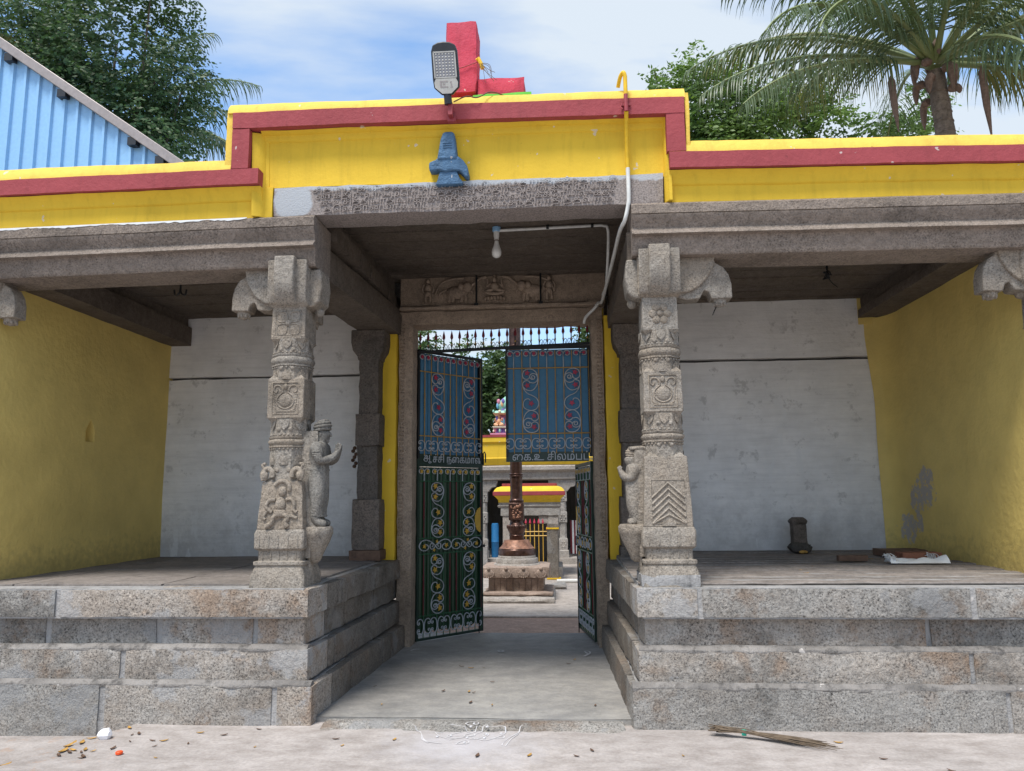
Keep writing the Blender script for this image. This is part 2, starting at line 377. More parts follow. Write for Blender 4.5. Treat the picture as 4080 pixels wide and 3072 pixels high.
M['redstone'] = granite('brown_sandstone', (.38,.295,.245), (.30,.225,.185), spk=.3, stain=.6, sc=40)
def ground_mat():
    t = NT('street_concrete'); a = t.noise(46, 4, .65); b = t.noise(4.5, 6, .65, stretch=(1,1.6,1)); c = t.noise(1.1, 5, .6, off=(4,2,2)); d = t.noise(11, 5, .7, off=(8,1,2), stretch=(1,2,1))
    o = t.mix((.44,.40,.38), (.28,.245,.225), t.ramp(b, (.38, 0.0), (.72, 1.0)))
    o = t.mix(o, t.ramp(a, (.3, .84), (.68, 1.08)), 1, 'MULTIPLY')
    o = t.mix(o, t.ramp(c, (.3, .86), (.6, 1.04)), 1, 'MULTIPLY')
    o = t.mix(o, (.30,.26,.24), t.math('MULTIPLY', t.ramp(d, (.56, 0.0), (.66, 1.0)), .5))
    o = t.mix(o, (.52,.50,.52), t.math('MULTIPLY', t.blob((-.68, 5.12, 0), .62, 7, .55, .15), .7))
    ed = t.ramp(t.noise(8, 5, .7, off=(1,3,3)), (.56, 0.0), (.64, 1.0))
    o = t.mix(o, (.36,.27,.22), t.math('MULTIPLY', ed, t.math('MULTIPLY', t.blob((-3.7, 4.7, -.05), .9, 3, .4), .8)))
    return t.done(o, .9, t.math('ADD', t.math('MULTIPLY', a, .4), d), .45, .012, spec=.2)
M['ground'] = ground_mat()
def passage_mat():
    t = NT('passage_cement'); a = t.noise(40, 4, .65); b = t.noise(5, 6, .7, stretch=(1,1.5,1)); c = t.noise(.9, 4, .6, off=(2,2,2))
    o = t.mix((.345,.33,.31), (.25,.242,.235), t.ramp(b, (.36, 0.0), (.66, 1.0)))
    o = t.mix(o, t.ramp(a, (.3, .88), (.68, 1.06)), 1, 'MULTIPLY'); o = t.mix(o, t.ramp(c, (.3, .72), (.6, 1.05)), 1, 'MULTIPLY'); o = t.mix(o, (.20,.19,.18), t.math('MULTIPLY', t.ramp(t.noise(9, 6, .7, off=(3,3,1)), (.57, 0.0), (.68, 1.0)), .45))
    return t.done(o, .7, t.math('ADD', a, b), .35, .01, spec=.3)
M['passage'] = passage_mat()
def side_wall_mat():
    t = NT('veranda_yellow_paint'); a = t.noise(2.4, 6, .6); b = t.noise(16, 4, .6); x = t.xyz()
    o = t.mix((.72,.545,.17), t.ramp(a, (.3, .86), (.7, 1.05)), 1, 'MULTIPLY')
    low = t.ramp(t.math('ADD', x[2], t.math('MULTIPLY', t.math('SUBTRACT', b, .5), .9)), (.0, 1.0), (1.0, 0.0))
    n = t.n('ShaderNodeMapRange'); n.inputs[1].default_value = .92; n.inputs[2].default_value = 1.2; n.inputs[3].default_value = 1; n.inputs[4].default_value = 0
    t.L.new(t.math('ADD', x[2], t.math('MULTIPLY', t.math('SUBTRACT', b, .5), .7)), n.inputs[0])
    o = t.mix(o, (.22,.17,.07), t.math('MULTIPLY', n.outputs[0], .45, True))
    pe = t.math('MAXIMUM', t.math('MAXIMUM', t.blob((3.5, 7.75, 1.62), .20, 11, .75), t.blob((3.5, 7.98, 1.5), .16, 12, .8)), t.math('MAXIMUM', t.blob((3.5, 8.18, 1.22), .16, 12, .8), t.blob((3.5, 7.95, 1.28), .10, 12, .8)))
    pe = t.math('MULTIPLY', pe, t.ramp(t.noise(15, 5, .75, off=(2,2,6)), (.43, 0.0), (.46, 1.0)))
    o = t.mix(o, (.42,.375,.335), pe)
    h = t.math('ADD', t.math('MULTIPLY', a, 2.2), t.math('ADD', b, t.math('MULTIPLY', pe, -.7)))
    return t.done(o, .6, h, .25, .03, spec=.35)
M['side_yellow'] = side_wall_mat()
def inscribed_mat():
    t = NT('inscribed_granite'); a = t.noise(75, 3, .65); d = t.noise(6, 4); x = t.xyz(); e = t.noise(7, 5, .7, off=(3,3,3))
    o = t.mix((.30,.26,.245), (.25,.215,.20), d); o = t.mix(o, t.ramp(a, (.36, .6), (.5, 1.0), (.66, 1.25)), 1, 'MULTIPLY')
    n = t.n('ShaderNodeMapRange'); n.inputs[1].default_value = 3.935; n.inputs[2].default_value = 3.955
    t.L.new(t.math('ADD', x[2], t.math('MULTIPLY', t.math('SUBTRACT', e, .5), .16)), n.inputs[0])
    o = t.mix(o, (.42,.44,.47), n.outputs[0])
    o = t.mix(o, (.40,.42,.45), t.blob((-2.1, 5.55, 3.86), .16, 6, .5))
    return t.done(o, .86, a, .5, .01)
M['inscribed'] = inscribed_mat()
# ================================================================ ground
def sstep(a, b, x):
    t = max(0, min(1, (x-a)/(b-a))); return t*t*(3-2*t)
def ground_z(x, y):
    if y > 5.75: return -.03
    e = -3.43+(y-4.64)*.42                      # edge of the concrete apron
    z = -.085*sstep(e+.03, e-.05, x)
    return z+.006*fz((x, y, 0), 1.1)+.003*fz((x, y, 0), 5)
def build_ground():
    xs = [-400,-120,-40,-15,-8]+[-6+.07*i for i in range(150)]+[5,8,15,40,120,400]
    ys = [-400,-100,-30,-8,-2,1,2.5,3.4]+[3.9+.07*i for i in range(28)]+[6.2,8,12,20,40,100,400]
    v = [(x, y, ground_z(x, y)) for y in ys for x in xs]; n = len(xs)
    mb = MB().add(v, [(j*n+i, j*n+i+1, (j+1)*n+i+1, (j+1)*n+i) for j in range(len(ys)-1) for i in range(n-1)])
    o = single('ground', mb, M['ground'], kind='structure')
    mb = MB()                                   # passage floor, slightly rising from the street
    xs = [-1.95+.08*i for i in range(31)]; ys = [5.56+.1*i for i in range(35)]; n = len(xs)
    mb.add([(x, y, .035+.004*fz((x, y, 0), 3)) for y in ys for x in xs], [(j*n+i, j*n+i+1, (j+1)*n+i+1, (j+1)*n+i) for j in range(len(ys)-1) for i in range(n-1)])
    k = len(mb.v); mb.add([(-1.95,5.56,.033),(.45,5.56,.033),(.45,5.56,-.1),(-1.95,5.56,-.1),(-1.95,8.96,.033),(.45,8.96,.033),(.45,8.96,-.1),(-1.95,8.96,-.1)], [(3,2,1,0),(4,5,6,7)])
    single('passage_floor', mb, M['passage'], kind='structure')
    mb = MB()                                   # red dirt strip then paving of the courtyard
    xs = [-9+.3*i for i in range(61)]; ys = [8.9+.12*i for i in range(14)]; n = len(xs)
    mb.add([(x, y, -.012+.012*fz((x, y, 0), 2.5)) for y in ys for x in xs], [(j*n+i, j*n+i+1, (j+1)*n+i+1, (j+1)*n+i) for j in range(len(ys)-1) for i in range(n-1)])
    single('dirt_strip', mb, M['dirt'], kind='structure')
    mb = MB().box(-12, 10, 10.35, 40, -.1, .012)
    single('courtyard_pavement', mb, M['court'], kind='structure', bevel=.01)
    o = thing('threshold_kerb', 'worn granite kerb stone set across the foot of the passage', 'kerb', (-.7,5.45,0))
    mb = MB().rbox(-1.72, .37, 5.36, 5.585, -.06, .030, .06, .006, .02, 5, fn=lambda x, y, z: (x, y, z-(.024 if z > 0 and y < 5.45 else 0)))
    part('stone', mb, M['granite'], o)
build_ground()
# ================================================================ plinths
def build_plinth(side):
    L = side < 0
    t = thing('stone_plinth', 'granite block plinth under the ' + ('pillar whose standing figure wears a turban' if L else 'pillar with chevron carving, with broom at its foot'), 'plinth', (-3.2 if L else 1.9, 7, 0), 'granite plinths')
    f0, bk = (-1.80, -1.70) if L else (.42, .335)          # passage edge of the base course: front, back
    def pe(y): return f0+(bk-f0)*(y-5.46)/(8.1-5.46)
    #        front y, z0, z1, setback of passage edge, joints along the front, joints along the passage
    C = [(5.46, -.22, .27, 0, [-5.6,-4.3,-3.32,-2.06] if L else [2.867,4.2], [6.35,7.3]),
         (5.52, .275, .505, .058, [-5.6,-4.5,-3.215] if L else [2.686,4.2], [6.1,7.05]),
         (5.585, .505, .715, .115, [-5.6,-4.6,-3.84,-2.99,-2.265] if L else [2.45,4.2], [6.5,7.35]),
         (5.49, .715, .925, .055, [-5.6,-4.75,-3.72] if L else [.905,2.73,4.2], [6.25,7.2])]
    for ci, (fy, z0, z1, sb, J, JP) in enumerate(C):
        course = part('course', MB().box(-5.6 if L else f0+sb+.04, f0-sb-.04 if L else 4.2, fy+.016, 8.3, z0-.002 if ci else z0, z1-.004), M['mortar'], t, label='mortar bed of one course of the plinth')
        def ie(y): return pe(y)-sb if L else pe(y)+sb
        if ci < 2:                                       # pale cement fillet along the ledge
            ny = C[ci+1][0]; nb = C[ci+1][3]
            e = [(f0-sb-.004, f0-nb) if L else (f0+sb+.004, f0+nb)][0]
            zz = z1-.004; far = -5.6 if L else 4.2
            lg = MB().rbox(min(far, e[0]), max(far, e[0]), fy+.004, ny+.02, zz-.02, zz+.005, .06, .010, .006, 60+ci, fn=lambda x, y, z: (x, y, z+(.022 if z > zz and y > ny-.03 else 0)))
            part('ledge_cement', lg, M['ledge'], course)
        if L: X = J+[None]
        else: X = [None]+J
        for i in range(len(X)-1):
            a, b = X[i], X[i+1]
            def fn(x, y, z, a=a, b=b):
                if b is None and x > -2.0: x = x-0+(ie(y))
                if a is None and x < .7: x = x+ie(y)
                return (x, y, z+(.018 if not L and ci == 3 else 0)*sstep(5.5, 8.3, y))
            x0 = a+.012 if a is not None else 0; x1 = b-.012 if b is not None else 0
            gap = .004
            if b is None: mb = MB().rbox(x0+gap, 0, fy, fy+.42, z0+.006, z1-.006, .075, .005, .011, ci*7+i, fn=lambda x, y, z: (x0+(x-x0)/(0-x0)*(ie(y)-x0), y, z))
            elif a is None: mb = MB().rbox(0, x1, fy, fy+.42, z0+.006, z1-.006, .075, .005, .011, ci*7+i+50, fn=lambda x, y, z: (x1-(x1-x)/x1*(x1-ie(y)), y, z))
            else: mb = MB().rbox(x0+gap, x1-.01, fy, fy+.42, z0+.006, z1-.006, .075, .005, .011, ci*7+i+(0 if L else 50))
            part('stone_block', mb, M['granite'], course)
        Y = [fy+.44]+JP+[8.3]
        for i in range(len(Y)-1):
            def fs(x, y, z): return (ie(y)+(x if not L else -x), y, z)
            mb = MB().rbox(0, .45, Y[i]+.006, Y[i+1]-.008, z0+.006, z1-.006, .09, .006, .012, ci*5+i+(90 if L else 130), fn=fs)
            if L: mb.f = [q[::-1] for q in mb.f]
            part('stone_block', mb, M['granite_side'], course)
    # floor of the veranda on top
    zf = .93 if L else .945
    if L:
        fl = part('floor', MB().box(-5.6, -2.0, 5.75, 8.6, .90, .932), M['flagstone'], t, label='cement-worn slab floor of the veranda')
        rows = [(5.7, 6.25), (6.27, 6.9), (6.92, 7.6), (7.62, 8.5)]
        for k, (a, b) in enumerate(rows):
            for m in range(3):
                x0 = -5.4+m*1.18; x1 = x0+1.165
                part('floor_slab', MB().rbox(x0, x1 if m < 2 else -1.95, a, b, .91, .938+.003*fz((x0, a, 0), 3), .25, .004, .006, k*3+m), M['flagstone'], fl)
    else:
        fl = part('floor', MB().box(.5, 4.2, 5.72, 8.6, .90, .940), M['mortar'], t, label='pale mortar between the floor strips')
        y = 5.66; k = 0
        while y < 8.45:
            w = .17+.05*fz((k, 0, 0), 1.7)+(.25 if y > 7.6 else 0); zz = .945+.03*(y-5.6)/2.9
            part('floor_slab', MB().rbox(.50, 3.52+.1*fz((k, 1, 0), 2.3), y, y+w, .92, zz, .2, .008, .012, k+40), M['flagstone'], fl); y += w+.045; k += 1
    return t
plinthL = build_plinth(-1); plinthR = build_plinth(1)
# ================================================================ veranda walls
def build_walls():
    # left side wall with a small lamp niche
    ya, yb, za, zb, zt = 6.965, 7.115, 2.125, 2.345, 3.36
    mb = MB(); x0, x1 = -4.90, -4.57
    def grid(y0, y1, z0, z1):
        n, m = max(1, int((y1-y0)/.14)), max(1, int((z1-z0)/.14)); b = []
        for j in range(m+1):
            for i in range(n+1):
                y, z = y0+(y1-y0)*i/n, z0+(z1-z0)*j/m
                e = 0 if (abs(y-ya) < .01 or abs(y-yb) < .01 or abs(z-za) < .01 or abs(z-zb) < .01) else 1
                b.append((x1+.012*e*fz((0, y, z), 1.6), y, z))
        mb.add(b, [(j*(n+1)+i, (j+1)*(n+1)+i, (j+1)*(n+1)+i+1, j*(n+1)+i+1)[::-1] for j in range(m) for i in range(n)])
    grid(5.72, ya, .8, zt); grid(yb, 8.6, .8, zt); grid(ya, yb, .8, za); grid(ya, yb, zb, zt)
    ym = (ya+yb)/2; arch = [(ya, za), (ya+.004, za+.10), (ya+.03, za+.155), (ym, zb), (yb-.03, za+.155), (yb-.004, za+.10), (yb, za)]
    mb.add([(x1, p[0], p[1]) for p in arch]+[(x1-.09, p[0], p[1]) for p in arch], [(i, i+1, 8+i, 7+i) for i in range(6)]+[(6, 0, 7, 13), tuple(range(7, 14))])
    mb.add([(x1, ya, zb)]+[(x1, p[0], p[1]) for p in arch[:4]], [(0, 4, 3, 2, 1)]); mb.add([(x1, yb, zb)]+[(x1, p[0], p[1]) for p in arch[3:]], [(0, 4, 3, 2, 1)])
    mb.add([(x0,5.72,.8),(x1,5.72,.8),(x1,5.72,zt),(x0,5.72,zt),(x0,8.6,.8),(x0,8.6,zt)], [(0,1,2,3),(0,3,5,4)])
    single('side_wall', mb, M['side_yellow'], 'yellow painted side wall with a small pointed lamp niche', 'wall', 'yellow side walls', smooth=50)
    mb = MB(); m = 20; ys = [5.72+.17*i for i in range(14)]+[8.10+.034*i for i in range(11)]; n = len(ys)-1
    def wx(y, z):                                        # the plaster rounds the far corner, more so near the top
        k = max(0, min(1, (y-8.10)/.34)); c = .16*(1+.45*max(0, z-2.6))
        return 3.5+.015*fz((1, y, z), 1.5)-c*(1-math.sqrt(max(0, 1-k*k)))
    pts = [(wx(y, z), y, z) for j in range(m+1) for y in ys for z in [.8+(3.46-.8)*j/m]]
    mb.add(pts, [(j*(n+1)+i, (j+1)*(n+1)+i, (j+1)*(n+1)+i+1, j*(n+1)+i+1) for j in range(m) for i in range(n)])
    mb.add([(3.5,5.72,.8),(3.85,5.72,.8),(3.85,5.72,3.48),(3.5,5.72,3.48),(3.85,8.6,.8),(3.85,8.6,3.48)], [(0,1,2,3),(1,4,5,2)])
    pr = [(wx(8.41, 3.4), 8.405), (3.24, 8.43), (3.22, 8.6), (3.6, 8.6), (3.6, 8.405)]; mb.prism(pr, 3.40, 3.74, lambda p, q, a: (p, q, a))
    single('side_wall', mb, M['side_yellow'], 'yellow painted side wall with flaked grey patches and stained foot', 'wall', 'yellow side walls', smooth=50)
    for L in (True, False):
        x0, x1 = (-4.75, -1.9) if L else (.5, 3.45); zc = 2.955 if L else 3.035; zt = 3.75 if L else 3.8
        t = thing('back_wall', 'whitewashed slab wall behind the ' + ('veranda of the lamp niche' if L else 'veranda of the small stone post'), 'wall', ((x0+x1)/2, 8.5, .9), 'whitewashed back walls')
        part('core', MB().box(x0, x1, 8.52, 8.75, .7, zt), M['dark_inside'], t)
        part('wall_slab', MB().rbox(x0, x1, 8.45, 8.53, .85, zc-.012, .12, .009, .008, 3 if L else 7, ns=3), M['white_wall'], t)
        part('wall_slab', MB().rbox(x0, x1, 8.44, 8.53, zc+.010, zt, .12, .009, .008, 4 if L else 9, ns=3), M['white_wall'], t)
build_walls()
# ================================================================ parapet
SW = .0                                              # the two wings and the raised middle
def build_parapet():
    def coping(zb, zt, y0=5.45): return [(y0+.012, zb), (y0+.02, zb+.045), (y0+.05, zt-.012), (y0+.11, zt), (5.95, zt+.03), (5.95, zb-.1), (y0+.08, zb-.1), (y0+.08, zb)]
    def band(zb, zt, y0=5.45): return [(y0, zb), (y0, zt), (y0+.10, zt), (y0+.10, zb)]
    def cav(zb, z1, zt, y0=5.55, fw=.0): # flat frieze zb..z1 then cavetto swelling out to zt
        return [(y0, zb), (y0, z1), (y0-.012, z1+.006), (y0-.018, z1+.02), (y0-.026, z1+.05), (y0-.045, z1+(zt-z1)*.7), (y0-.065, zt-.004), (y0+.3, zt-.004), (y0+.3, zb)]
    for L in (True, False):
        x0, x1 = (-6.2, -2.33) if L else (.82, 5.0)
        dz = (lambda x: .006*(x+2.4)) if L else (lambda x: -.021*(x-.9))
        t = thing('parapet', ('parapet wing in yellow with red band, in front of the blue shed' if L else 'parapet wing in yellow with red band, palm tree behind it'), 'parapet', ((x0+x1)/2, 5.7, 3.72), 'painted parapet wings')
        part('coping', MB().sweepx(coping(4.10, 4.215), x0, x1 if not L else -2.56, dz, seed=1+L, amp=.011), M['yellow_top'], t, smooth=40)
        part('red_band', MB().sweepx(band(3.975, 4.10), x0, x1, dz, seed=3+L, amp=.008), M['red'], t)
        part('frieze', MB().sweepx(cav(3.735, 3.87, 3.975), x0, x1+.005 if L else x1, dz, seed=5+L, amp=.010), M['yellow'], t, smooth=50)
    t = thing('gateway_parapet', 'raised middle parapet in yellow with red band over the gateway', 'parapet', (-.8, 5.7, 3.98))
    dz = lambda x: -.010*(x+.8)
    part('coping', MB().sweepx(coping(4.555, 4.655), -2.60, .955, dz, seed=11, amp=.011), M['yellow_top'], t, smooth=40)
    part('red_band', MB().sweepx(band(4.425, 4.555), -2.555, .945, dz, seed=12, amp=.008), M['red'], t)
    part('red_upright', MB().rbox(-2.555, -2.415, 5.452, 5.55, 4.105, 4.432, .09, .003, .004, 2), M['red'], t)
    part('red_upright', MB().rbox(.805, .945, 5.452, 5.55, 4.105, 4.42, .09, .003, .004, 3), M['red'], t)
    part('edge_plaster', MB().rbox(-2.615, -2.557, 5.47, 5.95, 4.12, 4.60, .09, .004, .01, 4), M['yellow_top'], t)
    part('edge_plaster', MB().rbox(.947, .985, 5.47, 5.95, 4.12, 4.58, .09, .004, .01, 5), M['yellow_top'], t)
    part('frieze', MB().sweepx(cav(3.975, 4.35, 4.428, 5.575), -2.35, .815, dz, seed=13, amp=.011), M['yellow'], t, smooth=50)
    # moulded yellow returns beside the uprights
    mb = MB().prism([(-2.415,5.50),(-2.36,5.52),(-2.325,5.565),(-2.30,5.572),(-2.30,5.7),(-2.415,5.7)], 3.735, 4.425, lambda p, q, a: (p+(.02 if a < 4 else 0), q, a)); part('return_moulding', mb, M['yellow'], t, bevel=.004)
    mb = MB().prism([(.79,5.565),(.80,5.53),(.812,5.50),(.84,5.50),(.84,5.7),(.79,5.7)], 3.742, 4.41, lambda p, q, a: (p, q, a)); part('return_moulding', mb, M['yellow'], t, bevel=.004)
    part('side_frieze', MB().rbox(-2.345, -2.25, 5.555, 5.7, 3.735, 3.99, .08, .003, .006, 8), M['yellow'], t)
    # unseen roof behind, put in to block light over the verandas
    t = thing('unseen_roof', 'flat unseen roof behind the painted parapets, blocking light', 'roof', (-.7, 7.2, 3.9))
    for a, b in ((-6.2, -2.3), (.7, 5.0)): part('roof_deck', MB().box(a, b, 5.9, 8.9, 3.9 if a < 0 else 3.95, 4.06), M['mortar'], t)
    part('raised_deck', MB().box(-2.55, .93, 5.9, 7.0, 4.2, 4.56), M['mortar'], t)
    part('rear_deck', MB().box(-2.28, .68, 7.0, 8.9, 4.15, 4.20), M['mortar'], t)
    part('rear_parapet', MB().box(-6.2, 5.0, 8.92, 9.1, 3.62, 4.14), M['yellow_top'], t)
build_parapet()
# ================================================================ stone eaves and inscribed lintel
def build_eaves():
    prof = [(5.53, 3.735), (5.515, 3.72), (5.515, 3.652), (5.525, 3.648), (5.505, 3.64), (5.515, 3.61), (5.545, 3.575), (5.555, 3.55), (5.54, 3.525), (5.515, 3.505), (5.51, 3.492), (5.56, 3.485), (5.568, 3.47), (5.572, 3.36), (5.585, 3.345), (5.94, 3.345), (5.94, 3.735)]
    for L in (True, False):
        x0, x1 = (-6.2, -1.90) if L else (.53, 5.0)
        dz = (lambda x: .010*(x+1.9)) if L else (lambda x: -.008*(x-.5))
        t = thing('stone_eave', 'moulded granite eave beam resting on the ' + ('turbaned-figure pillar' if L else 'chevron pillar'), 'beam', ((x0+x1)/2, 5.7, 3.34), 'moulded granite eaves')
        part('beam', MB().sweepx(prof, x0, x1, dz, .10, .005, 20+L), M['eave'], t, smooth=40)
        rnd = random.Random(5+L); x = x0                     # ragged lime smears along the top edge
        while x < x1-.1:
            w = .25+.6*rnd.random()
            if rnd.random() < (.85 if L else .3) and x+w < x1:
                n = int(w/.025); top = [(x+w*i/n, 3.734) for i in range(n+1)]; dp = .020 if L else .008
                bot = [(x+w*i/n, 3.731-dp*max(0, math.sin(math.pi*i/n))**.5*(.55+.9*fz((x+i*.3, 1, L), 1.9))-.004*rnd.random()) for i in range(n+1)]
                part('lime_smear', MB().prism(top+bot[::-1], 5.5125, 5.5165, lambda p, q, a: (p, a, q+dz(p))), M['sack'], t, smooth=0)
            x += w
    t = thing('inscribed_lintel', 'granite lintel covered in rows of incised lettering over the gateway', 'lintel', (-.73, 5.7, 3.74))
    part('beam', MB().rbox(-2.25, .785, 5.56, 5.86, 3.742, 3.985, .10, .006, .012, 31), M['inscribed'], t)
    rows = ['சிதமயுகுருசகுருவிசயததாழியமமதாநூகூரதாவெ', 'ணகதிருவாயமொழிபததருளுமதிருவலஞசுழிநாயகர', 'குஉசிததியாதிவாகரகுலதிலகஸகலலோககோயிலுககு', 'தெவதானமாகவிடடகாணிநிலமசநதிராதிததவரை']
    for k, s in enumerate(rows):
        x0 = -1.93+.03*k; w = 2.36-.04*k
        mb = text_mb(s, .062, lambda a, b, c: (x0+a, 5.5545-c, 3.925-.052*k+b+.004*math.sin(a*4)), .003, width=w)
        if mb.v: part('lettering', mb, M['inscribed'], t, smooth=0)
    # soffit boards of stone over the opening
build_eaves()
# ================================================================ beams and ceilings
def build_ceiling():
    # passage beams
    for L in (True, False):
        t = thing('passage_beam', 'deep stepped stone beam along the ' + ('inscription passage above the turbaned figure' if L else 'conduit pipe side of the passage'), 'beam', (-2.05 if L else .7, 7, 3.33), 'stepped passage beams')
        s = -1 if L else 1
        def ax(y): return (-1.93+.15*(y-5.7)/2.3) if L else (.50-.02*(y-5.7)/2.3)
        for nm, d0, d1, z0, z1 in (('lower_beam', 0, .40, 3.335, 3.56), ('step_moulding', .03, .40, 3.562, 3.63), ('upper_beam', .10, .42, 3.632, 4.0)):
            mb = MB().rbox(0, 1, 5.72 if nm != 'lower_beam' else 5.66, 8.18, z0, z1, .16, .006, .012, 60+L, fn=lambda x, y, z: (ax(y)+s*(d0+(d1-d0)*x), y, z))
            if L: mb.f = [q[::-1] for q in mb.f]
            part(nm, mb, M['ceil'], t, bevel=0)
    for L in (True, False):
        t = thing('wall_beam', 'stone beam bearing on the ' + ('niche side wall' if L else 'flaked side wall'), 'beam', (-4.45 if L else 3.4, 7, 3.33), 'beams on the side walls')
        a, b = (-4.85, -4.32) if L else (3.22, 3.8); z0 = 3.335 if L else 3.46
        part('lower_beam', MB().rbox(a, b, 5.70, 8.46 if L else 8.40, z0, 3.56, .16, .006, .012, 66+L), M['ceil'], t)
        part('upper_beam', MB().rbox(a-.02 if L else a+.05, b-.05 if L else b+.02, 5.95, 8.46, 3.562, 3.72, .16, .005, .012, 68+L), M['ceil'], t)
    def slabs(name, lab, x0, x1, y0, y1, z, n, seed):
        t = thing(name, lab, 'ceiling', ((x0+x1)/2, (y0+y1)/2, z), 'stone slab ceilings')
        y = y0; k = 0; w = (y1-y0)/n
        for k in range(n):
            a = y0+w*k; h = z+.022*fz((k*3.1, seed, 0), 1.3)
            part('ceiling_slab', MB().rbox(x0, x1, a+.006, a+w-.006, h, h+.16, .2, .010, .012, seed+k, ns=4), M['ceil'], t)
    slabs('slab_ceiling', 'shade-tinted stone slab ceiling of the passage with a hanging bulb', -2.1, .75, 5.87, 8.3, 3.985, 9, 70)
    slabs('slab_ceiling', 'shade-tinted stone slab ceiling of the veranda with an iron hook, by the niche wall', -4.9, -1.85, 5.95, 8.6, 3.665, 7, 90)
    slabs('slab_ceiling', 'shade-tinted stone slab ceiling of the veranda with a knotted wire, by the flaked wall', .5, 3.75, 5.95, 8.6, 3.70, 10, 110)
    # dark corner columns by the doorway
    for L in (True, False):
        xc = -2.065 if L else .69; zf = .94 if L else .97
        t = thing('corner_column', 'oil-blackened stone column beside the ' + ('open gate leaf' if L else 'closed blue upper leaf'), 'column', (xc, 7.95, zf), 'blackened corner columns')
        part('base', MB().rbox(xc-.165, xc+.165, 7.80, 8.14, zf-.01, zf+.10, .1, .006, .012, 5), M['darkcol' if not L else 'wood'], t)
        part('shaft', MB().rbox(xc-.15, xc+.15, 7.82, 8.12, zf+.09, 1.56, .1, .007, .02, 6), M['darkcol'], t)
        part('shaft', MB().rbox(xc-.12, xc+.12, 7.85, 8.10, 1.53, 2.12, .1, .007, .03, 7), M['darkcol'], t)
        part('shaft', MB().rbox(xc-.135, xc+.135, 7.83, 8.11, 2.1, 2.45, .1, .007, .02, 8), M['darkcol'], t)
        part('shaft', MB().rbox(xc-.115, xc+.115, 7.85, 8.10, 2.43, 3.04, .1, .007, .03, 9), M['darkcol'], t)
        mb = MB().loft([[(xc-w, 7.97-w, z), (xc+w, 7.97-w, z), (xc+w, 7.97+w, z), (xc-w, 7.97+w, z)] for w, z in ((.12, 3.02), (.125, 3.06), (.165, 3.12), (.18, 3.20), (.18, 3.335))])
        part('capital', mb, M['darkcol'], t, bevel=.012)
build_ceiling()
# boundary walls that carry on from the two wings
for x0, x1, lb in ((3.87, 14, 'long yellow boundary wall running on from the flaked side wall'), (-14, -4.92, 'long yellow boundary wall running on from the niche side wall')):
    single('boundary_wall', MB().rbox(x0, x1, 8.47, 8.74, -.1, 3.88, .4, .01, .02, 3), M['yellow'], lb, 'wall', 'yellow boundary walls')
